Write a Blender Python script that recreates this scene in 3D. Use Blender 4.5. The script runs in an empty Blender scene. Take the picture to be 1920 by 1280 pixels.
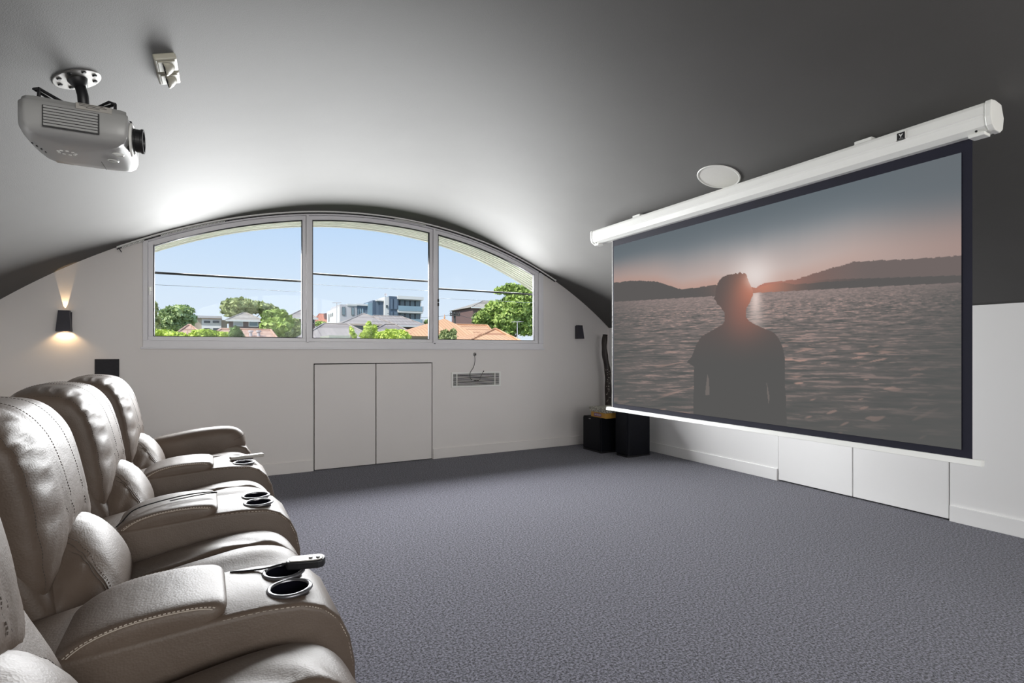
import bpy, bmesh, math, random
import numpy as np
from mathutils import Vector, Matrix

# ------------------------------------------------------------------ camera
PI = math.pi
H_CAM = 1.2                      # camera height
F_PX, HOR = 994.0, 659.0         # focal length / horizon row for a 1920x1280 frame
YAW = math.atan((960 - 423) / F_PX)
scene = bpy.context.scene
col = scene.collection
cam_d = bpy.data.cameras.new('camera')
cam_d.sensor_width = 36.0
cam_d.lens = 36.0 * F_PX / 1920.0
cam_d.shift_y = (HOR - 640.0) / 1920.0
cam_d.clip_end = 600
cam = bpy.data.objects.new('camera', cam_d)
cam.location = (0, 0, H_CAM)
cam.rotation_euler = (PI / 2, 0, -YAW)
col.objects.link(cam)
scene.camera = cam

# ------------------------------------------------------------------ world, sun, daylight
scene.view_settings.view_transform = 'Standard'
scene.view_settings.look = 'None'
scene.view_settings.exposure = 0.0
scene.view_settings.gamma = 1.0
scene.view_settings.use_curve_mapping = False
world = bpy.data.worlds.new('sky')
scene.world = world
world.use_nodes = True
wn, wl = world.node_tree.nodes, world.node_tree.links
wn.clear()
w_out = wn.new('ShaderNodeOutputWorld')
w_bg = wn.new('ShaderNodeBackground')
w_tc = wn.new('ShaderNodeTexCoord')
w_sep = wn.new('ShaderNodeSeparateXYZ')
w_rmp = wn.new('ShaderNodeValToRGB')
w_rmp.color_ramp.elements[0].position = 0.0
w_rmp.color_ramp.elements[0].color = (.80, .88, .98, 1)
w_rmp.color_ramp.elements[1].position = 1.0
w_rmp.color_ramp.elements[1].color = (.22, .42, .85, 1)
e_ = w_rmp.color_ramp.elements.new(0.10); e_.color = (.70, .83, .985, 1)
e_ = w_rmp.color_ramp.elements.new(0.24); e_.color = (.52, .71, .975, 1)
wl.new(w_tc.outputs['Generated'], w_sep.inputs[0])
wl.new(w_sep.outputs['Z'], w_rmp.inputs[0])
wl.new(w_rmp.outputs[0], w_bg.inputs['Color'])
w_bg.inputs['Strength'].default_value = 1.0
wl.new(w_bg.outputs[0], w_out.inputs[0])

sun_d = bpy.data.lights.new('sun', 'SUN')
sun_d.energy = 4.6
sun_d.color = (1, .95, .86)
sun_d.angle = math.radians(.6)
sun = bpy.data.objects.new('sun', sun_d)
sun.rotation_euler = Vector((.75, .34, -.95)).to_track_quat('-Z', 'Y').to_euler()
sun.location = (-20, -10, 40)
col.objects.link(sun)


def area(name, loc, direction, sx, sy, power, color):
    d = bpy.data.lights.new(name, 'AREA')
    d.shape = 'RECTANGLE'
    d.size, d.size_y, d.energy, d.color = sx, sy, power, color
    o = bpy.data.objects.new(name, d)
    o.location = loc
    o.rotation_euler = Vector(direction).to_track_quat('-Z', 'Y').to_euler()
    col.objects.link(o)
    return o


# daylight through the arched window ahead; added fill lamp at an invented rear window
area('daylight_front', (1.48, 6.14, 1.84), (0, -1, -1.0), 3.7, 1.0, 520, (.985, .99, 1))
area('fill_rear', (1.42, -2.66, 1.93), (0, 1, 0), 4.1, 1.3, 145, (1, .96, .91))

# ------------------------------------------------------------------ measures
D, W, WL = 5.64, 4.524, -1.69      # far wall, right knee wall, left knee wall
YB = -2.5                          # wall behind the camera
VX, VZ, VR = 1.414, -2.187, 4.8365  # vault circle


def zv(x, dr=0.0):
    return VZ + math.sqrt((VR + dr) ** 2 - (x - VX) ** 2)


def at(x, y, Y):
    """photo pixel + distance of a plane parallel to the far wall -> point of the place"""
    s, c = math.sin(YAW), math.cos(YAW)
    u, v = (x - 960) / F_PX, (HOR - y) / F_PX
    r = Vector((s + c * u, c - s * u, v))
    t = Y / r.y
    return Vector((r.x * t, Y, H_CAM + r.z * t))


# ------------------------------------------------------------------ materials
MATS = {}


def mat(name, color, rough=.5, spec=.5, metal=0.0, **k):
    """k: var (colour variation, scale), bump (strength, scale, distance), emit (color,strength), coat, sheen"""
    m = bpy.data.materials.new(name)
    m.use_nodes = True
    nt = m.node_tree
    b = nt.nodes['Principled BSDF']
    c = tuple(color) + (1,)
    b.inputs['Base Color'].default_value = c
    b.inputs['Roughness'].default_value = rough
    b.inputs['Specular IOR Level'].default_value = spec
    b.inputs['Metallic'].default_value = metal
    if 'ior' in k:
        b.inputs['IOR'].default_value = k['ior']
    if 'coat' in k:
        b.inputs['Coat Weight'].default_value = k['coat'][0]
        b.inputs['Coat Roughness'].default_value = k['coat'][1]
    tc = nt.nodes.new('ShaderNodeTexCoord')
    vec = tc.outputs['Object']
    if 'var' in k:
        amt, sc = k['var'][:2]
        n = nt.nodes.new('ShaderNodeTexNoise')
        n.inputs['Scale'].default_value = sc
        n.inputs['Detail'].default_value = 6
        nt.links.new(vec, n.inputs['Vector'])
        r = nt.nodes.new('ShaderNodeValToRGB')
        r.color_ramp.elements[0].position = .3
        r.color_ramp.elements[1].position = .7
        r.color_ramp.elements[0].color = tuple(max(0, x * (1 - amt)) for x in color) + (1,)
        hi = k.get('hi', tuple(min(1, x * (1 + amt)) for x in color))
        r.color_ramp.elements[1].color = tuple(hi) + (1,)
        nt.links.new(n.outputs[0], r.inputs[0])
        nt.links.new(r.outputs[0], b.inputs['Base Color'])
    if 'bump' in k:
        st, sc, dist = k['bump']
        n2 = nt.nodes.new('ShaderNodeTexNoise')
        n2.inputs['Scale'].default_value = sc
        n2.inputs['Detail'].default_value = 3
        nt.links.new(vec, n2.inputs['Vector'])
        bp = nt.nodes.new('ShaderNodeBump')
        bp.inputs['Strength'].default_value = st
        bp.inputs['Distance'].default_value = dist
        nt.links.new(n2.outputs[0], bp.inputs['Height'])
        nt.links.new(bp.outputs[0], b.inputs['Normal'])
    if 'emit' in k:
        b.inputs['Emission Color'].default_value = tuple(k['emit'][0]) + (1,)
        b.inputs['Emission Strength'].default_value = k['emit'][1]
    MATS[name] = m
    return m


M_wall = mat('wall_paint', (.82, .785, .762), .55, .4, var=(.012, 1.4), bump=(.05, 160, .002))
M_knee = mat('knee_wall_paint', (.88, .872, .865), .5, .4, var=(.012, 1.2), bump=(.05, 160, .002))
M_trim = mat('trim_white', (.88, .872, .865), .4, .45, var=(.01, 4))
M_ceil = mat('charcoal_satin_paint', (.094, .091, .088), .74, .55, ior=1.5, var=(.05, 2), bump=(.5, 240, .002))
M_frame = mat('window_frame_aluminium', (.80, .79, .815), .35, .5, var=(.01, 10))
M_gap = mat('dark_gap', (.02, .02, .02), .9, .1, var=(.1, 20))
M_black = mat('black_plastic', (.012, .012, .014), .42, .5, var=(.1, 20))
M_blackwood = mat('black_ash', (.004, .0045, .008), .55, .2, var=(.2, 14))
M_dgrey = mat('dark_grey_grille', (.030, .029, .034), .7, .3, var=(.1, 60))
M_steel = mat('brushed_steel', (.34, .33, .32), .42, .5, .9, var=(.1, 30))
M_white = mat('white_powder_coat', (.88, .88, .85), .35, .5, var=(.01, 12))
M_grille = mat('white_grille', (.80, .79, .75), .5, .4, var=(.01, 60))
M_screenblk = mat('screen_masking', (.010, .010, .022), .7, .3, var=(.1, 8))  # bluish black: a reflected tint put into the base colour
M_cream = mat('cream_plastic', (.50, .48, .40), .4, .5, var=(.03, 20))
M_projgrey = mat('projector_silver', (.42, .42, .415), .34, .5, var=(.02, 12))
M_projdark = mat('projector_dark_slot', (.05, .05, .05), .6, .3, var=(.1, 20))
M_cupring = mat('cup_ring_gunmetal', (.22, .22, .235), .28, .5, .8, var=(.05, 20))
M_well = mat('cup_well_black', (.004, .004, .008), .9, .05, var=(.1, 20))
M_lens = mat('lens_glass', (.01, .01, .015), .05, .8, var=(.1, 9))
M_stitch = mat('stitch_thread', (.085, .07, .06), .8, .2, var=(.1, 60))
M_stitchl = mat('stitch_thread_pale', (.50, .44, .38), .8, .2, var=(.1, 60))
M_sconce = mat('sconce_charcoal', (.045, .043, .055), .45, .5, var=(.05, 20))
M_warm = mat('sconce_bulb', (1, .85, .6), .5, .2, emit=((1, .62, .28), 9), var=(.01, 5))
M_yellow = mat('yellow_card', (.62, .33, .06), .5, .4, var=(.06, 9))
M_purple = mat('purple_print', (.22, .10, .28), .5, .4, var=(.5, 90))
M_pattern = mat('black_white_print', (.05, .05, .05), .5, .4, var=(.9, 55), hi=(.85, .82, .70))
M_didge = mat('dark_eucalypt', (.030, .021, .018), .4, .5, var=(.35, 14), bump=(.2, 30, .004))
M_dots = mat('painted_dots', (.65, .58, .50), .6, .3, var=(.1, 40))
M_remote = mat('grey_remote', (.42, .40, .37), .45, .4, var=(.02, 30))
M_soffit = mat('soffit_paint', (.50, .51, .43), .6, .3, var=(.03, 3))
M_soffitd = mat('soffit_shadow_gap', (.06, .065, .055), .8, .2, var=(.1, 9))
M_leafmix = {}


def leather():
    m = bpy.data.materials.new('taupe_leather')
    m.use_nodes = True
    nt = m.node_tree
    L, N = nt.links, nt.nodes
    b = N['Principled BSDF']
    tc = N.new('ShaderNodeTexCoord')
    n1 = N.new('ShaderNodeTexNoise'); n1.inputs['Scale'].default_value = 5; n1.inputs['Detail'].default_value = 5
    r1 = N.new('ShaderNodeValToRGB')
    r1.color_ramp.elements[0].position = .3; r1.color_ramp.elements[1].position = .7
    r1.color_ramp.elements[0].color = (.098, .070, .052, 1)
    r1.color_ramp.elements[1].color = (.132, .098, .076, 1)
    L.new(tc.outputs['Object'], n1.inputs['Vector'])
    L.new(n1.outputs[0], r1.inputs[0]); L.new(r1.outputs[0], b.inputs['Base Color'])
    v = N.new('ShaderNodeTexVoronoi'); v.inputs['Scale'].default_value = 210
    n2 = N.new('ShaderNodeTexNoise'); n2.inputs['Scale'].default_value = 26; n2.inputs['Detail'].default_value = 4
    mp = N.new('ShaderNodeMapping'); mp.inputs['Scale'].default_value = (1, .45, 1)
    L.new(tc.outputs['Object'], v.inputs['Vector'])
    L.new(tc.outputs['Object'], mp.inputs[0]); L.new(mp.outputs[0], n2.inputs['Vector'])
    b1 = N.new('ShaderNodeBump'); b1.inputs['Strength'].default_value = .25; b1.inputs['Distance'].default_value = .0012
    b2 = N.new('ShaderNodeBump'); b2.inputs['Strength'].default_value = .16; b2.inputs['Distance'].default_value = .008
    L.new(v.outputs['Distance'], b1.inputs['Height']); L.new(n2.outputs[0], b2.inputs['Height'])
    L.new(b2.outputs[0], b1.inputs['Normal']); L.new(b1.outputs[0], b.inputs['Normal'])
    b.inputs['Roughness'].default_value = .50
    b.inputs['Specular IOR Level'].default_value = .45
    b.inputs['IOR'].default_value = 1.5
    return m


M_leather = leather()


def carpet():
    m = bpy.data.materials.new('blue_grey_carpet')
    m.use_nodes = True
    nt = m.node_tree
    L, N = nt.links, nt.nodes
    b = N['Principled BSDF']
    tc = N.new('ShaderNodeTexCoord')
    n1 = N.new('ShaderNodeTexNoise'); n1.inputs['Scale'].default_value = 145; n1.inputs['Detail'].default_value = 3
    n1.inputs['Roughness'].default_value = .7
    r1 = N.new('ShaderNodeValToRGB')
    r1.color_ramp.elements[0].position = .42; r1.color_ramp.elements[1].position = .59
    r1.color_ramp.elements[0].color = (.010, .0105, .018, 1)
    r1.color_ramp.elements[1].color = (.230, .227, .282, 1)
    n3 = N.new('ShaderNodeTexNoise'); n3.inputs['Scale'].default_value = 92; n3.inputs['Detail'].default_value = 2
    ad = N.new('ShaderNodeMath'); ad.operation = 'MULTIPLY_ADD'; ad.inputs[1].default_value = .55
    ad2 = N.new('ShaderNodeMath'); ad2.operation = 'MULTIPLY'; ad2.inputs[1].default_value = .45
    L.new(tc.outputs['Object'], n1.inputs['Vector']); L.new(tc.outputs['Object'], n3.inputs['Vector'])
    L.new(n3.outputs[0], ad2.inputs[0]); L.new(n1.outputs[0], ad.inputs[0]); L.new(ad2.outputs[0], ad.inputs[2])
    L.new(ad.outputs[0], r1.inputs[0])
    L.new(r1.outputs[0], b.inputs['Base Color'])
    bp = N.new('ShaderNodeBump'); bp.inputs['Strength'].default_value = .9; bp.inputs['Distance'].default_value = .008
    L.new(n1.outputs[0], bp.inputs['Height']); L.new(bp.outputs[0], b.inputs['Normal'])
    b.inputs['Roughness'].default_value = .95
    b.inputs['Specular IOR Level'].default_value = .1
    b.inputs['Sheen Weight'].default_value = .25
    return m


M_carpet = carpet()


def glass():
    m = bpy.data.materials.new('window_glass')
    m.use_nodes = True
    nt = m.node_tree
    L, N = nt.links, nt.nodes
    N.clear()
    o = N.new('ShaderNodeOutputMaterial')
    t = N.new('ShaderNodeBsdfTransparent'); t.inputs[0].default_value = (.98, .99, .985, 1)
    g = N.new('ShaderNodeBsdfGlossy'); g.inputs['Roughness'].default_value = .0
    f = N.new('ShaderNodeFresnel'); f.inputs['IOR'].default_value = 1.2
    mx = N.new('ShaderNodeMixShader')
    L.new(f.outputs[0], mx.inputs[0]); L.new(t.outputs[0], mx.inputs[1]); L.new(g.outputs[0], mx.inputs[2])
    L.new(mx.outputs[0], o.inputs[0])
    return m


M_glass = glass()


def tiles(name, c1, c2, cm, scale):
    """roof tile courses, too far off to be told apart one by one"""
    m = bpy.data.materials.new(name)
    m.use_nodes = True
    nt = m.node_tree
    L, N = nt.links, nt.nodes
    b = N['Principled BSDF']
    tc = N.new('ShaderNodeTexCoord')
    mp = N.new('ShaderNodeMapping'); mp.inputs['Rotation'].default_value = (PI / 2 - .35, 0, 0)
    br = N.new('ShaderNodeTexBrick')
    br.inputs['Color1'].default_value = c1 + (1,)
    br.inputs['Color2'].default_value = c2 + (1,)
    br.inputs['Mortar'].default_value = cm + (1,)
    br.inputs['Scale'].default_value = scale
    br.inputs['Mortar Size'].default_value = .035
    L.new(tc.outputs['Object'], mp.inputs[0]); L.new(mp.outputs[0], br.inputs['Vector'])
    L.new(br.outputs[0], b.inputs['Base Color'])
    b.inputs['Roughness'].default_value = .85
    return m


M_tile_or = tiles('orange_roof_tiles', (.74, .45, .26), (.66, .38, .21), (.44, .22, .12), 1.6)
M_tile_pink = tiles('pale_terracotta_tiles', (.62, .42, .32), (.55, .36, .27), (.40, .25, .18), 1.2)
M_tile_red = tiles('red_roof_tiles', (.62, .27, .18), (.54, .23, .15), (.36, .14, .10), .8)
M_tile_br = tiles('brown_grey_roof_tiles', (.42, .37, .34), (.37, .33, .30), (.28, .245, .225), 1.0)
M_tile_gr = tiles('grey_beige_roof_tiles', (.45, .41, .35), (.40, .36, .31), (.28, .25, .21), .8)
M_brick = tiles('dark_brick', (.24, .15, .14), (.20, .125, .12), (.17, .12, .11), 2.2)
M_tan = mat('tan_render', (.50, .42, .34), .8, .2, var=(.05, .8))
M_offwhite = mat('white_render', (.78, .77, .76), .7, .3, var=(.02, .5))
M_palegrey = mat('pale_grey_render', (.58, .56, .58), .7, .3, var=(.02, .5))
M_bluegrey = mat('blue_grey_cladding', (.15, .20, .27), .35, .5, var=(.05, .5))
M_bluedark = mat('slate_blue_cladding', (.09, .13, .19), .3, .5, var=(.05, .5))
M_winglass = mat('far_window_glass', (.16, .24, .28), .1, .7, var=(.08, .6))
M_windark = mat('far_window_dark', (.05, .065, .075), .15, .6, var=(.1, .6))
M_balglass = mat('balcony_glass', (.28, .40, .48), .12, .6, var=(.05, .6))
M_pole = mat('weathered_pole', (.11, .105, .10), .8, .2, var=(.1, 2))
M_cable = mat('black_cable', (.006, .007, .007), .6, .3, var=(.1, 5))
M_cableg = mat('grey_wire', (.10, .12, .14), .6, .3, var=(.05, 5))
M_ground = mat('garden_ground', (.16, .19, .09), .9, .1, var=(.2, .3))
M_bark = mat('tree_bark', (.16, .12, .09), .9, .1, var=(.2, 2))


def foliage(name, lo, hi):
    m = bpy.data.materials.new(name)
    m.use_nodes = True
    nt = m.node_tree
    L, N = nt.links, nt.nodes
    b = N['Principled BSDF']
    tc = N.new('ShaderNodeTexCoord')
    n = N.new('ShaderNodeTexNoise'); n.inputs['Scale'].default_value = .9; n.inputs['Detail'].default_value = 8
    r = N.new('ShaderNodeValToRGB')
    r.color_ramp.elements[0].position = .35; r.color_ramp.elements[1].position = .65
    r.color_ramp.elements[0].color = lo + (1,); r.color_ramp.elements[1].color = hi + (1,)
    L.new(tc.outputs['Object'], n.inputs['Vector']); L.new(n.outputs[0], r.inputs[0])
    L.new(r.outputs[0], b.inputs['Base Color'])
    b.inputs['Roughness'].default_value = .6
    b.inputs['Specular IOR Level'].default_value = .2
    b.inputs['Subsurface Weight'].default_value = 0
    return m


F_pale = foliage('pale_green_leaves', (.30, .38, .17), (.62, .72, .38))
F_mid = foliage('green_leaves', (.24, .34, .09), (.56, .70, .22))
F_lime = foliage('lime_green_leaves', (.42, .55, .08), (.76, .86, .24))
F_olive = foliage('olive_leaves', (.27, .32, .13), (.58, .63, .32))
F_dark = foliage('dark_green_leaves', (.10, .15, .06), (.34, .45, .18))


# ------------------------------------------------------------------ mesh helpers
class MB:
    def __init__(s):
        s.v, s.f, s.fm = [], [], []
        s.mi = 0

    def add(s, vs, fs):
        o = len(s.v)
        s.v += [tuple(p) for p in vs]
        s.f += [tuple(i + o for i in f) for f in fs]
        s.fm += [s.mi] * len(fs)
        return s

    def box(s, x0, x1, y0, y1, z0, z1):
        x0, x1 = min(x0, x1), max(x0, x1); y0, y1 = min(y0, y1), max(y0, y1); z0, z1 = min(z0, z1), max(z0, z1)
        vs = [(x, y, z) for z in (z0, z1) for y in (y0, y1) for x in (x0, x1)]
        return s.add(vs, [(0, 2, 3, 1), (4, 5, 7, 6), (0, 1, 5, 4), (2, 6, 7, 3), (0, 4, 6, 2), (1, 3, 7, 5)])

    def prism(s, poly, axis, a, b):
        """poly: counter-clockwise 2-D outline; axis 'y': (x,z), 'x': (y,z), 'z': (x,y)"""
        n = len(poly)

        def P(p, t):
            return (p[0], t, p[1]) if axis == 'y' else (t, p[0], p[1]) if axis == 'x' else (p[0], p[1], t)
        vs = [P(p, a) for p in poly] + [P(p, b) for p in poly]
        fs = [tuple(range(n)), tuple(range(2 * n - 1, n - 1, -1))]
        fs += [(i, n + i, n + (i + 1) % n, (i + 1) % n) for i in range(n)]
        return s.add(vs, fs)

    def tube(s, path, r, n=8, cap=True):
        path = [Vector(p) for p in path]
        vs, fs = [], []
        up = None
        for i, p in enumerate(path):
            d = (path[min(i + 1, len(path) - 1)] - path[max(i - 1, 0)]).normalized()
            if up is None:
                up = d.orthogonal().normalized()
            up = (up - d * up.dot(d))
            up = up.normalized() if up.length > 1e-6 else d.orthogonal().normalized()
            b = d.cross(up)
            rr = r[i] if isinstance(r, (list, tuple)) else r
            for k in range(n):
                a = 2 * PI * k / n
                vs.append(p + up * math.cos(a) * rr + b * math.sin(a) * rr)
        for i in range(len(path) - 1):
            for k in range(n):
                k2 = (k + 1) % n
                fs.append((i * n + k, i * n + k2, (i + 1) * n + k2, (i + 1) * n + k))
        if cap:
            fs.append(tuple(range(n - 1, -1, -1)))
            m = (len(path) - 1) * n
            fs.append(tuple(range(m, m + n)))
        return s.add(vs, fs)

    def lathe(s, prof, origin=(0, 0, 0), axis=(0, 0, 1), n=32, close=False):
        ax = Vector(axis).normalized()
        u = ax.orthogonal().normalized()
        w = ax.cross(u)
        o = Vector(origin)
        vs, fs = [], []
        for r, h in prof:
            for k in range(n):
                a = 2 * PI * k / n
                vs.append(o + ax * h + (u * math.cos(a) + w * math.sin(a)) * r)
        m = len(prof)
        for i in range(m - 1 + (1 if close else 0)):
            j = (i + 1) % m
            for k in range(n):
                k2 = (k + 1) % n
                fs.append((i * n + k, i * n + k2, j * n + k2, j * n + k))
        return s.add(vs, fs)

    def mesh(s, name, mats, smooth=False):
        me = bpy.data.meshes.new(name)
        me.from_pydata(s.v, [], s.f)
        bm = bmesh.new(); bm.from_mesh(me)
        bmesh.ops.recalc_face_normals(bm, faces=bm.faces)
        bm.to_mesh(me); bm.free()
        for m in (mats if isinstance(mats, (list, tuple)) else [mats]):
            me.materials.append(m)
        for p, mi in zip(me.polygons, s.fm):
            p.material_index = mi
            p.use_smooth = smooth
        return me

    def build(s, name, mats, parent=None, smooth=False, bevel=0, seg=2):
        o = bpy.data.objects.new(name, s.mesh(name, mats, smooth))
        col.objects.link(o)
        o.parent = parent
        if bevel:
            md = o.modifiers.new('bevel', 'BEVEL')
            md.width = bevel; md.segments = seg; md.limit_method = 'ANGLE'; md.angle_limit = math.radians(40)
            md.harden_normals = False
        return o


def empty(name, loc=(0, 0, 0), rz=0.0):
    o = bpy.data.objects.new(name, None)
    o.location = loc
    o.rotation_euler = (0, 0, rz)
    o.empty_display_size = .1
    col.objects.link(o)
    return o


def tag(o, label, cat, group=None, kind=None):
    o['label'] = label
    o['category'] = cat
    if group:
        o['group'] = group
    if kind:
        o['kind'] = kind
    return o


def stuff(o):
    o['kind'] = 'stuff'
    return o


def struct(o, label, cat):
    o['kind'] = 'structure'
    o['label'] = label
    o['category'] = cat
    return o


def bool_cut(obj, cutter_mb):
    c = cutter_mb.build('cutter', M_gap)
    md = obj.modifiers.new('cut', 'BOOLEAN')
    md.operation = 'DIFFERENCE'; md.object = c; md.solver = 'EXACT'
    dg = bpy.context.evaluated_depsgraph_get()
    me = bpy.data.meshes.new_from_object(obj.evaluated_get(dg))
    obj.modifiers.clear()
    obj.data = me
    bpy.data.objects.remove(c)


def catmull(pts, n, closed=True):
    m = len(pts)
    out = []
    rng = m if closed else m - 1
    for i in range(n if closed else n + 1):
        t = i / n * rng
        k = min(int(t), rng - 1); f = t - k
        g = (lambda j: pts[j % m]) if closed else (lambda j: pts[max(0, min(m - 1, j))])
        p0, p1, p2, p3 = (Vector(g(k + d)) for d in (-1, 0, 1, 2))
        out.append(.5 * ((2 * p1) + (p2 - p0) * f + (2 * p0 - 5 * p1 + 4 * p2 - p3) * f * f + (3 * p1 - p0 - 3 * p2 + p3) * f ** 3))
    return out


# ------------------------------------------------------------------ the setting: room shell
def arc_xs(x0, x1, n):
    return [x0 + (x1 - x0) * i / n for i in range(n + 1)]


# floor
fl = MB().box(WL - .1, W + .1, YB - .1, D + .1, -.12, 0).build('floor', M_carpet)
struct(fl, 'blue-grey cut pile carpet over the whole floor', 'floor')

# barrel-vault ceiling (with its own thickness)
mb = MB()
xs = arc_xs(WL - .06, W + .04, 96)
mb.prism([(x, zv(x)) for x in xs] + [(x, zv(x) + .16) for x in reversed(xs)], 'y', YB - .12, 5.74)
cl = mb.build('ceiling', M_ceil, smooth=False)
for p in cl.data.polygons:
    p.use_smooth = len(p.vertices) == 4 and abs(p.normal.y) < .5
struct(cl, 'charcoal barrel-vaulted ceiling catching the window light', 'ceiling')

# far wall: left cheek, right cheek, apron under the window; recess behind the cupboard doors
WX0, WX1, WZ = -.640, 3.486, 1.236


def far_wall(y0, y1, name, door):
    mb = MB()
    n = 28
    xl = arc_xs(WL - .05, WX0, n)
    mb.prism([(WL - .05, WZ), (WX0, WZ)] + [(x, zv(x) + .003) for x in reversed(xl)], 'y', y0, y1)
    xr = arc_xs(WX1, W + .03, n)
    mb.prism([(WX1, WZ), (W + .03, WZ)] + [(x, zv(x) + .003) for x in reversed(xr)], 'y', y0, y1)
    if door:
        a, b, t = .779, 2.036, 1.080
        mb.box(WL - .05, a, y0, y1, 0, WZ); mb.box(b, W + .03, y0, y1, 0, WZ); mb.box(a, b, y0, y1, t, WZ)
        mb.mi = 1
        mb.box(a, b, y0 + .045, y1, 0, t)
    else:
        mb.box(WL - .05, W + .03, y0, y1, 0, WZ)
    return mb.build(name, [M_wall, M_gap])


wf = struct(far_wall(D, D + .14, 'wall_far', True), 'warm grey painted gable wall under the arched window', 'wall')
wb = struct(far_wall(YB - .14, YB, 'wall_behind', False), 'warm grey painted gable wall at the other end', 'wall')

# cupboard doors in the far wall
for i, (a, b) in enumerate(((.788, 1.400), (1.409, 2.027))):
    d_ = MB().box(a, b, D - .002, D + .03, .008, 1.070).build('door_%d' % (i + 1), M_wall, bevel=.003)
    struct(d_, ('flush painted cupboard door, left of the pair under the window', 'flush painted cupboard door, right of the pair under the window')[i], 'door')

# knee walls right / left
PAN = [(3.158, 2.500), (2.492, 1.840)]
mb = MB()
mb.box(W, W + .14, 3.164, D + .1, 0, 1.536); mb.box(W, W + .14, YB - .1, 1.834, 0, 1.536)
mb.box(W, W + .14, 1.834, 3.164, .93, 1.536)
mb.mi = 1
mb.box(W + .05, W + .14, 1.834, 3.164, 0, .93)
wr = mb.build('wall_right', [M_knee, M_gap])
struct(wr, 'low white knee wall behind the projection screen', 'wall')
wl_ = MB().box(WL - .14, WL, YB - .1, D + .1, 0, 1.52).build('wall_left', M_knee)
struct(wl_, 'low white knee wall behind the recliners', 'wall')
for i, (a, b) in enumerate(PAN):
    p_ = MB().box(W - .004, W + .03, b, a, .012, .925).build('door_%d' % (i + 3), M_trim, bevel=.003)
    struct(p_, ('flush white access panel, far one under the screen', 'flush white access panel, near one under the screen')[i], 'door')

# baseboards
def base(name, x0, x1, y0, y1, label):
    struct(MB().box(x0, x1, y0, y1, 0, .112).build(name, M_wall if 'far' in name else M_trim, bevel=.003), label, 'baseboard')


base('baseboard_far', WL, .775, D - .014, D, 'painted baseboard left of the cupboard doors')
base('baseboard_far_right', 2.043, W, D - .014, D, 'painted baseboard right of the cupboard doors')
base('baseboard_right', W - .014, W, 3.166, D - .014, 'white baseboard beside the black speakers')
base('baseboard_right_near', W - .014, W, YB, 1.832, 'white baseboard right of the access panels')
base('baseboard_left', WL, WL + .014, YB, D - .014, 'white baseboard behind the recliners')

# ------------------------------------------------------------------ window
def arch_band(x0, x1, d0, d1, y0, y1, n=40):
    """strip that follows the vault, between d0 and d1 below it"""
    xs = arc_xs(x0, x1, n)
    mb = MB()
    for a, b in zip(xs, xs[1:]):
        pass
    poly = [(x, zv(x, -d1)) for x in xs] + [(x, zv(x, -d0)) for x in reversed(xs)]
    n2 = len(xs)
    vs = [(p[0], y0, p[1]) for p in poly] + [(p[0], y1, p[1]) for p in poly]
    m = len(poly)
    fs = []
    for i in range(n2 - 1):
        j = m - 1 - i
        fs.append((i, i + 1, j - 1, j)); fs.append((m + i, m + j, m + j - 1, m + i + 1))
    fs += [(i, m + i, m + (i + 1) % m, (i + 1) % m) for i in range(m)]
    return mb.add(vs, fs)


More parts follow.
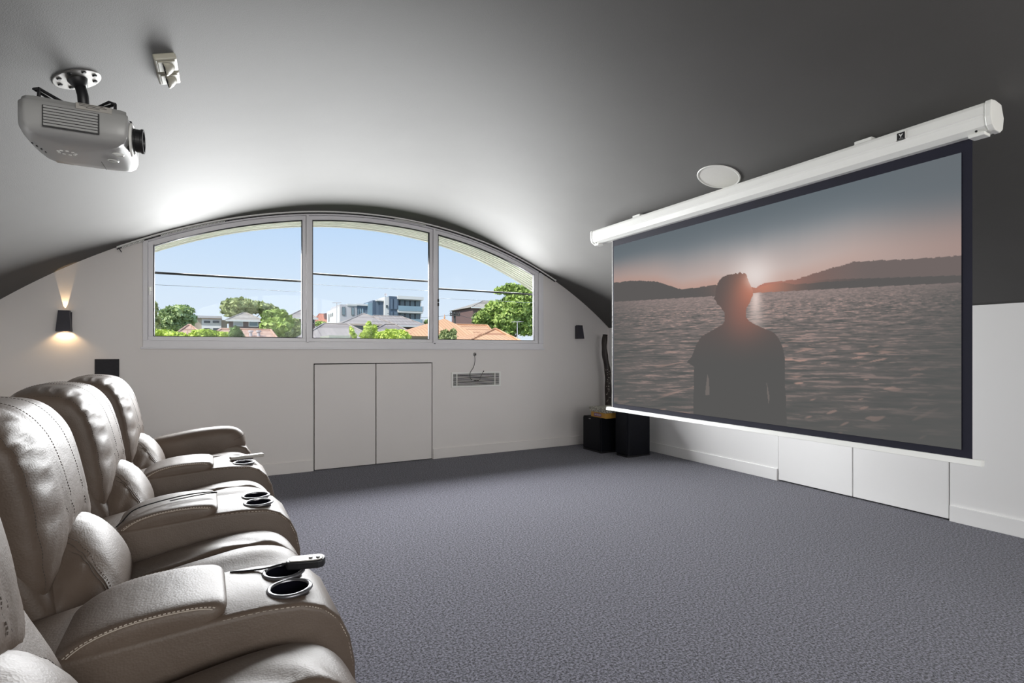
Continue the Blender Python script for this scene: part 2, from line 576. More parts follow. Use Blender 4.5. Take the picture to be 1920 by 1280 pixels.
def make_window(name, label, y, sgn, detail):
    """y: room-side face of the frame; sgn +1: outdoors lies towards +y"""
    Y = lambda d: y + sgn * d
    w = empty(name, (0, 0, 0))
    struct(w, label, 'window')
    f = MB()
    f.box(WX0, WX1, Y(-.012), Y(.09), WZ, 1.300)
    f.box(WX0, -.605, Y(-.012), Y(.09), 1.300, zv(WX0, -.0) - .004)
    f.box(3.425, WX1, Y(-.012), Y(.09), 1.300, zv(WX1) - .004)
    f.build('window_frame', M_frame, w, bevel=.004)
    arch_band(-.605, 3.425, .004, .034, Y(.0), Y(.09)).build('window_head', M_frame, w)
    MB().box(WX0 - .015, WX1 + .012, Y(-.022), Y(.0), WZ - .012, WZ + .006).build('window_sill', M_frame, w, bevel=.003)
    for x in (.7215, 2.0585):
        MB().box(x - .012, x + .012, Y(-.012), Y(.085), 1.285, zv(x) - .036).build('mullion', M_frame, w, bevel=.003)
    spans = [(-.603, .708, .040, .034), (.735, 2.045, .036, .034), (2.072, 3.423, .036, .052)]
    for i, (a, b, sl, sr) in enumerate(spans):
        s = MB()
        y0, y1 = Y(.012 + .012 * (i == 1)), Y(.050 + .012 * (i == 1))
        s.box(a, b, y0, y1, 1.301, 1.336)
        ya, yb_ = y0 + sgn * .0015, y1 - sgn * .0015
        s.box(a, a + sl, ya, yb_, 1.336, min(zv(a), zv(a + sl)) - .050)
        s.box(b - sr, b, ya, yb_, 1.336, min(zv(b), zv(b - sr)) - .050)
        so = s.build('sash', M_frame, w, bevel=.003)
        arch_band(a, b, .038, .078, y0, y1).build('sash_head', M_frame, so)
        g = MB()
        xs = arc_xs(a + sl, b - sr, 24)
        ga, gb = Y(.030 + .012 * (i == 1)), Y(.034 + .012 * (i == 1))
        n = len(xs)
        vs = [(x, ga, 1.334) for x in xs] + [(x, ga, zv(x) - .074) for x in xs]
        g.add(vs, [(j, j + 1, n + j + 1, n + j) for j in range(n - 1)])
        g.build('pane', M_glass, so)
        if detail:
            # dark rubber gasket round the glass
            q = MB()
            q.box(a + sl, a + sl + .006, y0, y1 + .001, 1.336, zv(a + sl) - .076)
            q.box(b - sr - .006, b - sr, y0, y1 + .001, 1.336, zv(b - sr) - .076)
            q.box(a + sl, b - sr, y0, gb, 1.336, 1.341)
            q.build('gasket', M_dgrey, so)
            arch_band(a + sl, b - sr, .0775, .083, y0 + .001, y1 + .001).build('head_gasket', M_dgrey, so)  # head strip added to absorb light that blows out the sash underside
    if detail:
        l = MB()
        l.box(-.600, -.572, Y(-.004), Y(.012), 1.735, 1.775); l.tube([(-.588, Y(-.006), 1.765), (-.588, Y(-.03), 1.76), (-.588, Y(-.032), 1.70)], .005)
        l.build('latch', M_white, w)
        l = MB()
        l.box(2.100, 2.114, Y(-.002), Y(.02), 1.760, 1.790); l.box(2.100, 2.114, Y(-.002), Y(.02), 1.715, 1.748)
        l.build('lock', M_black, w)
    return w


make_window('window_1', 'three-pane arched aluminium window in the far gable', D, 1, True)
make_window('window_added', 'added three-pane arched window behind the camera', YB, -1, False)  # unseen window, added to carry the rear fill lamp

# black cables strung level outside each pane
for i, (a, b, z, lab) in enumerate(((-.603, .708, 1.912, 'left'), (.735, 2.045, 1.996, 'middle'), (2.072, 3.423, 1.919, 'right'))):
    c = MB().tube([(a - .005, D + .100, z), (b + .005, D + .100, z)], .0105, 8).build('cable', M_cable)
    tag(c, 'thick black cable crossing the %s window pane' % lab, 'cable', 'black cables across the panes')
    c = MB().tube([(a - .005, D + .100, z - .108), (b + .005, D + .100, z - .106)], .0022, 6).build('thin_wire', M_cableg)
    tag(c, 'thin grey wire below the cable in the %s pane' % lab, 'wire', 'thin wires across the panes')

# curved curtain track under the ceiling, in front of the window head
trk = empty('curtain_track', (1.41, D - .03, zv(1.41) - .02))
tag(trk, 'white curved curtain track bent along the arch over the window', 'curtain track')


def local(o, e):
    o.parent = e
    o.matrix_parent_inverse = Matrix.Translation(-e.location)
    return o


local(arch_band(-.82, 3.645, .003, .016, D - .048, D - .012, 60).build('rail', M_white), trk)
local(arch_band(-.82, 3.645, .020, .024, D - .040, D - .020, 60).build('runner_channel', M_gap), trk)
g = MB()
for a, b, n in ((-.78, -.62, 16), (-.50, .0, 44), (1.6, 1.95, 30)):
    for i in range(n):
        x = a + (b - a) * i / n
        z = zv(x) - .027
        g.box(x - .0035, x + .0035, D - .044, D - .030, z - .006, z + .006)
gl = local(g.build('glider', M_white), trk)
gl['kind'] = 'stuff'
g = MB().tube([(-.81, D - .04, zv(-.81) - .012), (-.785, D - .045, zv(-.8) - .06)], .0035)
local(g.build('pull_wand', M_dgrey), trk)
g = MB().box(3.632, 3.652, D - .05, D - .01, zv(3.645) - .018, zv(3.645) + .001)
local(g.build('end_cap', M_white), trk)

# ------------------------------------------------------------------ roof overhang outside
ev = empty('roof_eave', (1.41, 6.0, zv(1.41)))
tag(ev, 'curved cream roof overhang outside the arched window', 'eave')
edges = [5.80, 5.865, 5.93, 5.995, 6.06, 6.125, 6.19, 6.255, 6.330]
for a, b in zip(edges, edges[1:]):
    local(arch_band(-1.7, 4.5, -.012, .0, a, b - .024, 60).build('soffit_board', M_soffit), ev)
local(arch_band(-1.7, 4.5, -.03, -.012, 5.78, 6.36, 60).build('soffit_backing', M_soffitd), ev)
local(arch_band(-1.7, 4.5, -.10, .006, 6.338, 6.375, 60).build('fascia', M_soffit), ev)
local(arch_band(-1.75, 4.55, -.16, -.03, 5.74, 6.40, 60).build('roof_sheet', M_soffit), ev)

# ------------------------------------------------------------------ projection screen
SX = 3.06                                   # plane of the screen fabric
Y0, Y1 = 1.194, 3.742                       # picture, near / far edge
PZ0, PZ1 = .737, 2.140                      # picture, bottom / top
scr = empty('projection_screen', (SX, (Y0 + Y1) / 2, .67))
tag(scr, 'wide pull-down projection screen showing a man at a lake at sunset', 'projection screen')

# the projected picture: colours worked out per point of the fabric
GU, GV = 620, 345


def vnoise(x, y, seed):
    xi, yi = np.floor(x).astype(np.int64), np.floor(y).astype(np.int64)
    xf, yf = x - xi, y - yi

    def hsh(a, b):
        n = (a * 374761393 + b * 668265263 + seed * 1274126177) & 0x7fffffff
        n = ((n ^ (n >> 13)) * 1274126177) & 0x7fffffff
        return ((n ^ (n >> 16)) & 0xffff) / 65535.0
    u, v = xf * xf * (3 - 2 * xf), yf * yf * (3 - 2 * yf)
    return (hsh(xi, yi) * (1 - u) + hsh(xi + 1, yi) * u) * (1 - v) + (hsh(xi, yi + 1) * (1 - u) + hsh(xi + 1, yi + 1) * u) * v


def fbm(x, y, seed):
    return (vnoise(x, y, seed) + .5 * vnoise(2 * x, 2 * y, seed + 1) + .25 * vnoise(4 * x, 4 * y, seed + 2)) / 1.75


def inside(px, py, poly):
    r = np.zeros(px.shape, bool)
    n = len(poly)
    for i in range(n):
        x1, y1 = poly[i]; x2, y2 = poly[(i + 1) % n]
        if y1 == y2:
            continue
        c = (y1 > py) != (y2 > py)
        r ^= c & (px < (x2 - x1) * (py - y1) / (y2 - y1) + x1)
    return r


def smooth(a, b, x):
    t = np.clip((x - a) / (b - a), 0, 1)
    return t * t * (3 - 2 * t)


def picture():
    # homography of the flat picture: u along the screen (far -> near), v downwards -> plan coordinates X, Y
    src = [(0, 0), (1, 0), (1, 1), (0, 1)]
    dst = [(1150.4, 462.8), (1800.8, 285), (1806, 844), (1151.7, 755.6)]
    A, bb = [], []
    for (u, v), (x, y) in zip(src, dst):
        A.append([u, v, 1, 0, 0, 0, -u * x, -v * x]); bb.append(x)
        A.append([0, 0, 0, u, v, 1, -u * y, -v * y]); bb.append(y)
    h = np.append(np.linalg.solve(np.array(A, float), np.array(bb, float)), 1).reshape(3, 3)
    u, v = np.meshgrid(np.linspace(0, 1, GU + 1), np.linspace(0, 1, GV + 1))
    w = h[2, 0] * u + h[2, 1] * v + 1
    x = (h[0, 0] * u + h[0, 1] * v + h[0, 2]) / w
    y = (h[1, 0] * u + h[1, 1] * v + h[1, 2]) / w
    C = lambda *c: np.array(c, float)
    mix = lambda a, b, t: a + (b - a) * t[..., None]
    # horizon and hills
    wy = np.interp(x, [1150, 1340, 1412, 1680, 1810], [566, 555, 549, 535, 529])
    hill = np.interp(x, [1150, 1180, 1232, 1262, 1280, 1300, 1340, 1400, 1416, 1432, 1470, 1490, 1520, 1560, 1600, 1650, 1700, 1750, 1810],
                     [531, 526.5, 528, 538, 543, 540, 534, 536, 540, 530, 526, 524, 514, 502, 491, 487.5, 485.5, 482.5, 477])
    hill = hill + (fbm(x / 7, x * 0, 5) - .5) * 2.5
    hill2 = np.interp(x, [1412, 1430, 1470, 1490, 1560, 1640, 1810], [541, 531, 525.5, 529, 523, 521, 515])
    # sky
    top = np.interp(x, [1150, 1800], [462, 285])
    t = np.clip((y - top) / np.maximum(hill - top, 1), 0, 1)
    img = np.zeros(x.shape + (3,)) + C(101, 110, 115)
    cx_ = np.exp(-((x - 1440) / 260.0) ** 2)
    up = mix(C(100, 109, 115) + 0 * img, C(146, 150, 154), cx_ * smooth(0, .7, t))
    lo = mix(C(158, 136, 130) + 0 * img, C(196, 178, 172), cx_)
    img = mix(up, lo, smooth(.25, .95, t))
    img = mix(img, C(186, 140, 124), .55 * smooth(.80, 1, t) * np.clip(1 - np.abs(x - 1350) / 330, 0, 1))
    img = mix(img, C(104, 108, 112), .55 * smooth(1560, 1800, x) * smooth(.75, .1, t))
    r = np.hypot((x - 1414), (y - 516) * 1.05)
    img = mix(img, C(226, 216, 212), np.exp(-(r / 38) ** 2) * .9)
    # hills
    hm = y > hill
    hc = mix(C(93, 90, 89) + 0 * img, C(112, 102, 100), smooth(1480, 1600, x) * (y < hill2))
    hc = mix(hc, C(196, 132, 112), np.exp(-(np.hypot(x - 1424, (y - 533) * 1.7) / 62) ** 2) * .95)
    hc = mix(hc, C(176, 122, 110), .6 * smooth(1640, 1430, x) * smooth(1400, 1430, x) * (y < hill2 + 4))
    img[hm] = hc[hm]
    # water
    wm = y > wy
    tv = np.maximum(y - wy, 0)
    z = 1 / (tv + 16)
    sx = x - .12 * tv
    q = fbm(sx / (10 + tv * .20) + 40, y / (2.2 + tv * .030) + sx * .010, 11)
    q2 = fbm(sx / (4.5 + tv * .075) + 90, y / (1.3 + tv * .014) + sx * .02, 31)
    q3 = vnoise(sx / (26 + tv * .22) + 11, y / (4 + tv * .045) - sx * .035, 51)
    bright = np.exp(-tv / 125.0) * (.50 + .5 * np.exp(-((x - 1430) / 230.0) ** 2))
    bright = bright * np.interp(x, [1150, 1210, 1700, 1806], [.42, .85, .8, .45])
    wc = mix(C(87, 87, 86) + 0 * img, C(190, 164, 158), np.clip(bright * (.66 + .9 * (q - .45)) , 0, 1))
    st = smooth(.54, .70, q * .5 + q2 * .5) * np.clip(.3 + bright * 1.1, 0, 1) * smooth(2, 30, tv)
    wc = mix(wc, C(178, 150, 142), 1.0 * st * np.interp(x, [1150, 1200, 1640, 1806], [.45, 1, .85, .25]))
    dk = smooth(.50, .30, q * .6 + q2 * .4) * smooth(4, 40, tv)
    wc = mix(wc, C(84, 86, 85), .75 * dk)
    ln = smooth(.80, .90, q3) * smooth(60, 130, tv) * np.interp(x, [1150, 1280, 1480, 1640, 1780], [.25, .6, 1, .7, 0])
    wc = mix(wc, C(186, 150, 138), .8 * ln)
    gl_ = np.exp(-((x - 1416) / (9 + tv * .12)) ** 2) * np.exp(-tv / 52)
    wc = mix(wc, C(228, 208, 200), np.clip(gl_ * 1.2, 0, 1))
    wc = mix(wc, C(150, 132, 129), .35 * np.exp(-tv / 10))
    wc = mix(wc, C(88, 88, 87), smooth(150, 290, tv) * .55)
    img[wm] = wc[wm]
    # the man, seen from behind against the light
    sil = [(343, 290), (350, 250), (362, 215), (378, 190), (400, 168), (440, 150), (482, 146), (505, 136), (520, 142), (540, 126), (556, 140), (575, 136), (592, 146),
           (598, 175), (610, 205), (628, 242), (646, 278), (645, 310), (630, 340), (620, 372), (595, 410), (588, 430), (588, 490), (615, 520), (660, 545), (730, 577), (800, 603),
           (838, 636), (868, 690), (888, 740), (900, 800), (905, 860), (905, 1040), (915, 1150), (922, 1420), (165, 1420), (172, 1280), (177, 884), (135, 856), (118, 848), (160, 800), (190, 712),
           (236, 640), (300, 605), (360, 570), (402, 545), (418, 520), (420, 455), (408, 440), (398, 430), (386, 404), (370, 392), (358, 388), (352, 362), (340, 350), (330, 338), (344, 318)]
    sil = [(1260 + a / 4.2667, 480 + b / 4.2667) for a, b in sil]
    pm = inside(x, y, sil)
    ys = smooth(690, 600, y)
    pc = mix(C(88, 87, 86) + 0 * img, C(96, 88, 86), ys)
    pc = mix(pc, C(196, 128, 106), np.exp(-(np.hypot(x - 1409, (y - 548) * .72) / 34) ** 2) * .95)
    pc = mix(pc, C(150, 104, 94), .55 * np.exp(-(np.hypot(x - 1392, (y - 590) * .8) / 36) ** 2))
    pc = mix(pc, C(224, 196, 184), .9 * np.exp(-(np.hypot(x - 1412, y - 524) / 15) ** 2))
    img[pm] = pc[pm]
    for s_ in ([(283, 945), (297, 985), (300, 1110), (266, 1110), (272, 1040)], [(757, 1010), (768, 1050), (780, 1120), (776, 1195), (764, 1110)]):
        pm = inside(x, y, [(1260 + a / 4.2667, 480 + b / 4.2667) for a, b in s_])
        img[pm] = mix(img, C(120, 112, 108), 0 * x + .75)[pm]
    # picture colours to linear values
    c = np.clip(img, 0, 255) / 255.0
    lin = np.where(c <= .04045, c / 12.92, ((c + .055) / 1.055) ** 2.4)
    return u, v, lin


pu, pv, prgb = picture()
vx = np.zeros((GU + 1) * (GV + 1) * 3)
vx[0::3] = 0
vx[1::3] = (Y1 + (Y0 - Y1) * pu).ravel() - scr.location.y
vx[2::3] = (PZ1 + (PZ0 - PZ1) * pv).ravel() - scr.location.z
me = bpy.data.meshes.new('projected_picture')
me.vertices.add((GU + 1) * (GV + 1))
me.vertices.foreach_set('co', vx)
ii, jj = np.meshgrid(np.arange(GU), np.arange(GV))
a_ = (jj * (GU + 1) + ii).ravel()
quads = np.stack([a_, a_ + 1, a_ + GU + 2, a_ + GU + 1], 1).ravel()
me.loops.add(len(quads)); me.loops.foreach_set('vertex_index', quads)
me.polygons.add(GU * GV)
me.polygons.foreach_set('loop_start', np.arange(0, len(quads), 4))
me.update(); me.validate()
at_ = me.color_attributes.new('picture', 'FLOAT_COLOR', 'POINT')
rgba = np.ones(((GU + 1) * (GV + 1), 4)); rgba[:, :3] = prgb.reshape(-1, 3)
at_.data.foreach_set('color', rgba.ravel())
M_pic = bpy.data.materials.new('projected_light')
M_pic.use_nodes = True
b_ = M_pic.node_tree.nodes['Principled BSDF']
ca = M_pic.node_tree.nodes.new('ShaderNodeVertexColor'); ca.layer_name = 'picture'
M_pic.node_tree.links.new(ca.outputs[0], b_.inputs['Emission Color'])
b_.inputs['Emission Strength'].default_value = 1.0
b_.inputs['Base Color'].default_value = (.0, .0, .0, 1)
b_.inputs['Specular IOR Level'].default_value = 0
b_.inputs['Roughness'].default_value = 1
me.materials.append(M_pic)
pic = bpy.data.objects.new('projected_picture', me)
col.objects.link(pic); pic.parent = scr
pic.location = (-.003, 0, 0)
pic['label'] = 'sunset lake picture with a silhouetted man seen from behind'


def sbox(name, m, x0, x1, y0, y1, z0, z1, parent=scr, **k):
    o = MB().box(x0, x1, y0, y1, z0, z1).build(name, m, None, **k)
    o.parent = parent
    if parent:
        o.matrix_parent_inverse = Matrix.Translation(-parent.location)
    return o


BY0, BY1 = 1.154, 3.762                     # black fabric edges
sbox('black_border', M_screenblk, SX - .001, SX + .003, BY0, BY1, .70, 2.20)
sbox('white_fabric_edge', M_white, SX - .003, SX + .0035, BY1 - .002, BY1 + .002, .70, 2.20)
bar = MB()
bar.prism([(SX - .022, .672), (SX + .012, .672), (SX + .014, .700), (SX - .016, .700)], 'y', 1.112, 3.83)
o = bar.build('weight_bar', M_white, bevel=.002); local(o, scr)
# housing with its rounded aluminium profile
CY0, CY1 = 1.07, 3.985
prof = [(SX - .072, 2.300), (SX - .072, 2.250), (SX - .060, 2.215), (SX - .03, 2.196), (SX + .02, 2.193), (SX + .045, 2.21), (SX + .055, 2.26), (SX + .03, 2.315), (SX - .03, 2.322), (SX - .066, 2.318)]
o = MB().prism(prof, 'y', CY0 + .012, CY1 - .012).build('housing', M_white, bevel=.006, seg=3); local(o, scr)
ridge = MB().box(SX - .0745, SX - .070, CY0 + .012, CY1 - .012, 2.262, 2.265)
o = ridge.build('profile_ridge', M_trim); local(o, scr)
for y in (CY0, CY1):
    pr = [(SX + (a - SX) * 1.04, 2.26 + (b - 2.26) * 1.06) for a, b in prof]
    o = MB().prism(pr, 'y', y - .012, y + .012).build('end_cap', M_white, bevel=.004); local(o, scr)
for y in (CY0 + .05, CY1 - .05):
    o = MB().box(SX - .05, SX + .01, y - .03, y + .03, 2.180, 2.196).build('end_latch', M_white, bevel=.003); local(o, scr)
    o = MB().lathe([(.0, .004), (.005, .004), (.005, 0)], (SX - .050, y, 2.205), (-.5, 0, -.8), 12).build('screw', M_black); local(o, scr)
for y in (1.62, 3.42):
    o = MB().box(SX - .030, SX + .03, y - .045, y + .045, 2.312, zv(SX + .03) - .002).build('ceiling_bracket', M_white, bevel=.003); local(o, scr)
# small square maker's badge: white mark on black, white rim
lg = MB()
by, bz = 1.415, 2.283
lg.box(SX - .0745, SX - .071, by - .021, by + .021, bz - .021, bz + .021)
lg.mi = 1
lg.box(SX - .0755, SX - .0735, by - .0175, by + .0175, bz - .0175, bz + .0175)
lg.mi = 0
for pts in ([(-.010, .011), (-.004, .011), (.0015, .001), (-.002, -.001)], [(.010, .009), (.005, .010), (-.002, .001), (.002, -.001)], [(-.002, .001), (.002, .001), (.0015, -.008), (-.0015, -.008)]):
    lg.prism([(by - p[0], bz + p[1]) for p in pts], 'x', SX - .0762, SX - .0754)
for k in (-1, 0, 1):
    lg.box(SX - .0762, SX - .0754, by + k * .006 - .0015, by + k * .006 + .0015, bz - .0135, bz - .0115)
o = lg.build('badge', [M_white, M_black]); local(o, scr)

# ------------------------------------------------------------------ recliners
def cushion(loop, hw, yc=0.0, nl=56, nt=26, pw=5.0, disp=None, smin=0.0, warp=None):
    """pillow: closed outline in x-z, swept across y with rounded flanks; returns MB and a surface function"""
    L = catmull([Vector((a, b)) for a, b in loop], nl)
    C = sum(L, Vector((0, 0))) / nl
    area_ = sum(L[i].x * L[(i + 1) % nl].y - L[(i + 1) % nl].x * L[i].y for i in range(nl))
    sg = 1 if area_ > 0 else -1
    NRM = []
    for i in range(nl):
        d = L[(i + 1) % nl] - L[i - 1]
        n = Vector((d.y, -d.x)) * sg
        NRM.append(n.normalized() if n.length > 1e-9 else Vector((0, 1)))

    def surf(i, t):
        """point of the surface: i outline index (float), t across -1..1"""
        i0 = int(math.floor(i)) % nl; f = i - math.floor(i)
        p = L[i0].lerp(L[(i0 + 1) % nl], f)
        n = NRM[i0].lerp(NRM[(i0 + 1) % nl], f)
        s = max(1 - abs(t) ** pw, 0) ** (1 / pw)
        s = smin + (1 - smin) * s
        q = C + (p - C) * s
        dd = disp(i / nl, t) if disp else 0.0
        q = q + n * dd * min(1, s * 1.5)
        if warp:
            q = warp(q, t)
        return Vector((q.x, yc + hw * t, q.y)), Vector((n.x, 0, n.y))
    mb = MB()
    ts = [math.sin(PI / 2 * (-1 + 2 * j / nt)) for j in range(nt + 1)]
    ts = [max(-.9995, min(.9995, t)) for t in ts]
    vs = []
    for t in ts:
        for i in range(nl):
            vs.append(surf(i, t)[0])
    fs = []
    for j in range(nt):
        for i in range(nl):
            i2 = (i + 1) % nl
            fs.append((j * nl + i, j * nl + i2, (j + 1) * nl + i2, (j + 1) * nl + i))
    fs.append(tuple(range(nl))); fs.append(tuple(range(nt * nl + nl - 1, nt * nl - 1, -1)))
    mb.add(vs, fs)
    return mb, surf


def seam(mb, surf, pts, r=.0021, lift=.0006, n=30, dash=False):
    """thread following the surface; pts: (outline index, t) control points"""
    P = catmull([Vector(p) for p in pts], n, closed=False)
    path = []
    for p in P:
        q, nn = surf(p.x, p.y)
        path.append(q + nn * lift)
    if not dash:
        mb.tube(path, r, 5)
    else:
        # short separate stitches
        L = [0]
        for a, b in zip(path, path[1:]):
            L.append(L[-1] + (b - a).length)
        tot, step = L[-1], .0085
        k = 0
        s = 0.0
        def pos(d):
            for i in range(len(L) - 1):
                if L[i + 1] >= d:
                    f = (d - L[i]) / max(L[i + 1] - L[i], 1e-9)
                    return path[i].lerp(path[i + 1], f)
            return path[-1]
        while s + .005 < tot:
            mb.tube([pos(s), pos(s + .0052)], r, 4)
            s += step
    return mb


HWC = .288                          # half seat width between the consoles
random.seed(4)

# outlines (x forward, z up), all relative to the chair's base point
HEAD = [(-.555, 1.062), (-.480, 1.045), (-.425, .985), (-.392, .900), (-.372, .815), (-.366, .745), (-.395, .700), (-.46, .690), (-.54, .74), (-.62, .84), (-.68, .95), (-.665, 1.025), (-.62, 1.055)]
LUMB = [(-.375, .722), (-.320, .690), (-.278, .630), (-.256, .555), (-.262, .475), (-.300, .400), (-.38, .375), (-.46, .42), (-.50, .55), (-.47, .68), (-.42, .725)]
SEAT = [(-.40, .470), (-.25, .500), (-.10, .528), (.05, .545), (.15, .540), (.215, .505), (.250, .440), (.268, .350), (.272, .250), (.262, .150), (.235, .100), (.10, .095), (-.2, .095), (-.38, .11), (-.43, .30)]
WING = [(-.335, .380), (-.330, .500), (-.370, .620), (-.425, .740), (-.470, .860), (-.515, .945), (-.580, 1.000), (-.650, 1.005), (-.715, .960), (-.72, .80), (-.66, .52), (-.60, .25), (-.56, .12), (-.42, .10), (-.33, .20)]


def head_disp(u, t):
    # gathers on the flanks, soft crowning in the middle
    a = abs(t)
    env = math.exp(-((a - .74) / .16) ** 2)
    front = math.exp(-((((u + .5) % 1.0) - .5 - .13) / .20) ** 2)
    w = math.sin(u * 2 * PI * 19 + 1.3 * math.sin(u * 31 + 2 * (t > 0)) + 5 * a)
    g = -.015 * env * front * max(0, w) ** 3 * (t < 0)
    crown = .012 * (1 - min(1, a / .9) ** 2)
    seamd = -.004 * math.exp(-((a - .40) / .03) ** 2)
    fine = .0022 * math.sin(t * 33 + 7 * math.sin(u * 20)) * math.exp(-((u - .34) / .06) ** 2)
    return g + crown + seamd + fine


def lumb_disp(u, t):
    a = abs(t)
    env = math.exp(-((a - .76) / .18) ** 2)
    w = math.sin(u * 2 * PI * 12 + 2.1 * math.sin(u * 23 + (t > 0)) + 7 * a)
    g = -.010 * env * max(0, w) ** 2
    tp = .0030 * math.sin(t * 46 + 3 * math.sin(u * 40)) * math.exp(-((u - .05) / .06) ** 2)
    return g + tp + .018 * (1 - min(1, a / .95) ** 2) - .004 * math.exp(-((a - .52) / .03) ** 2)


def seat_disp(u, t):
    top = math.exp(-((u - .22) / .16) ** 2)
    cr = -.026 * math.exp(-((t - .02 - .05 * math.sin(u * 9)) / .050) ** 2) * top
    cr += .010 * math.exp(-((t + .22) / .22) ** 2) * top
    wr = .0045 * math.sin(u * 70 + 9 * t) * math.exp(-((t - .25) / .25) ** 2) * top
    return cr + wr + .016 * (1 - t * t) * top


def head_warp(q, t):
    w = max(0.0, min(1.0, (.96 - q.y) / .25)); w = w * w * (3 - 2 * w)
    return Vector((q.x + .012 * t * t * w, q.y - .175 * abs(t) ** 2.2 * w))


def lumb_warp(q, t):
    w = max(0.0, min(1.0, (q.y - .43) / .28)); w = w * w * (3 - 2 * w)
    return Vector((q.x - .006 * t * t * w, q.y - .175 * abs(t) ** 2.2 * w))


def console_mesh():
    """arm console with two round holes in its top"""
    prof = [(-.62, .03), (.268, .03), (.283, .12), (.288, .30), (.284, .42), (.272, .485), (.248, .540), (.210, .578), (.160, .598), (.08, .606), (-.02, .606), (-.30, .590), (-.45, .56), (-.62, .50)]
    o = MB().prism(prof, 'y', -.145, .145).build('console', M_leather, bevel=.016, seg=3)
    cut = MB()
    for dy in (-.058, .058):
        cut.prism([(.14 + .0465 * math.cos(a), dy + .0465 * math.sin(a)) for a in [2 * PI * k / 32 for k in range(32)]], 'z', .50, .70)
    bool_cut(o, cut)
    for p in o.data.polygons:
        p.use_smooth = True
    # keep the hole's rim crisp
    bm = bmesh.new(); bm.from_mesh(o.data)
    for e in bm.edges:
        if len(e.link_faces) == 2 and e.calc_face_angle(0) > math.radians(50):
            e.smooth = False
    bm.to_mesh(o.data); bm.free()
    return o


PAD = [(-.004, .600), (.000, .622), (-.022, .638), (-.10, .644), (-.20, .636), (-.275, .612), (-.325, .570), (-.350, .520), (-.335, .492), (-.26, .515), (-.14, .548), (-.03, .556), (-.002, .575)]
ROLL = [(.175, .660), (.10, .692), (-.05, .690), (-.20, .668), (-.33, .640), (-.42, .58), (-.42, .48), (-.30, .43), (-.10, .44), (.06, .45), (.170, .475), (.205, .580)]


def cup(parent, x, y, z):
    c = MB().lathe([(.0435, -.070), (.0435, .003), (.0450, .0055), (.0490, .0060), (.0530, .0042), (.0548, .0), (.052, -.003), (.0460, -.003), (.0460, -.074)], (x, y, z), (0, 0, 1), 40, close=True)
    o = c.build('cup_holder', M_cupring, parent, smooth=True)
    w = MB().lathe([(.0, -.068), (.0434, -.068), (.0434, .001)], (x, y, z), (0, 0, 1), 40)
    w.build('cup_well', M_well, o, smooth=True)
    return o


def make_recliner():
    r = empty('recliner')
    # wings / shell
    mb, sf = cushion(WING, HWC + .004, pw=9, smin=.0)
    sh = mb.build('back_shell', M_leather, r, smooth=True)
    mb, sf = cushion(SEAT, HWC - .004, pw=7, nl=72, nt=84, disp=seat_disp)
    st = mb.build('seat_cushion', M_leather, r, smooth=True)
    s = seam(MB(), sf, [(4.5, .03), (9, .055), (14, .06), (19, .05), (24, .03), (30, .02)], .0030, .0012, 60)
    stuff(s.build('stitching', M_stitch, st))
    mb, sf = cushion(LUMB, HWC + .002, pw=9, nt=40, disp=lumb_disp, warp=lumb_warp)
    lb = mb.build('lumbar_cushion', M_leather, r, smooth=True)
    s = MB()
    for sgn in (-1, 1):
        for dt, dash in ((0, False), (.035, False), (-.045, True)):
            seam(s, sf, [(-4, sgn * (.44 + dt)), (2, sgn * (.47 + dt)), (7, sgn * (.56 + dt)), (12, sgn * (.64 + dt)), (19, sgn * (.78 + dt))], .0009 if dash else .0012, .0003, 34, dash)
    stuff(s.build('stitching', M_stitch, lb))
    mb, sf = cushion(HEAD, HWC - .002, pw=6.5, nl=84, nt=44, disp=head_disp, warp=head_warp)
    hd = mb.build('headrest', M_leather, r, smooth=True)
    s = MB()
    for sgn in (-1, 1):
        for t0 in (.26, .40):
            seam(s, sf, [(-13, sgn * (t0 - .05)), (-4, sgn * t0), (6, sgn * t0), (15, sgn * t0), (24, sgn * t0), (31, sgn * (t0 + .01))], .0011, .0004, 60, True)
        seam(s, sf, [(-9, sgn * .93), (0, sgn * .93), (12, sgn * .93), (24, sgn * .93), (33, sgn * .93)], .0011, .0002, 40, True)
    stuff(s.build('stitching', M_stitch, hd))
    # base plinth under the seat
    MB().box(-.55, .22, -HWC + .01, HWC - .01, .0, .10).build('base', M_black, r)
    # console on the camera's side
    cn = console_mesh()
    cn.parent = r; cn.location = (0, -.4375, 0)
    for dy in (-.058, .058):
        cup(cn, .14, dy, .604)
    mb, sf = cushion(PAD, .140, pw=9)
    pd = mb.build('armrest_pad', M_leather, r, smooth=True)
    pd.location = (0, -.4375, 0)
    s = MB()
    seam(s, sf, [(7, -.955), (14, -.955), (20, -.955), (26, -.955), (30, -.955)], .0013, .0008, 40, True)
    seam(s, sf, [(7, -.97), (14, -.97), (20, -.97), (26, -.97), (30, -.97)], .0012, .0004, 40)
    seam(s, sf, [(7, .955), (14, .955), (20, .955), (26, .955), (30, .955)], .0013, .0008, 40, True)
    stuff(s.build('stitching', M_stitchl, pd))
    s = MB()
    for sy in (-.1415, .1415):
        path = [Vector((x, sy, z)) for x, z in catmull([(-.01, .598), (.08, .598), (.158, .590), (.204, .571), (.240, .535), (.264, .482), (.277, .41)], 40, closed=False)]
        for p, q in zip(path[::1], path[1::1]):
            s.tube([p, p.lerp(q, .6)], .0013, 4)
    stuff(s.build('stitching', M_stitchl, cn))
    return r


def copy_tree(o, parent=None):
    c = o.copy(); col.objects.link(c); c.parent = parent
    for ch in [x for x in bpy.data.objects if x.parent == o]:
        copy_tree(ch, c)
    return c


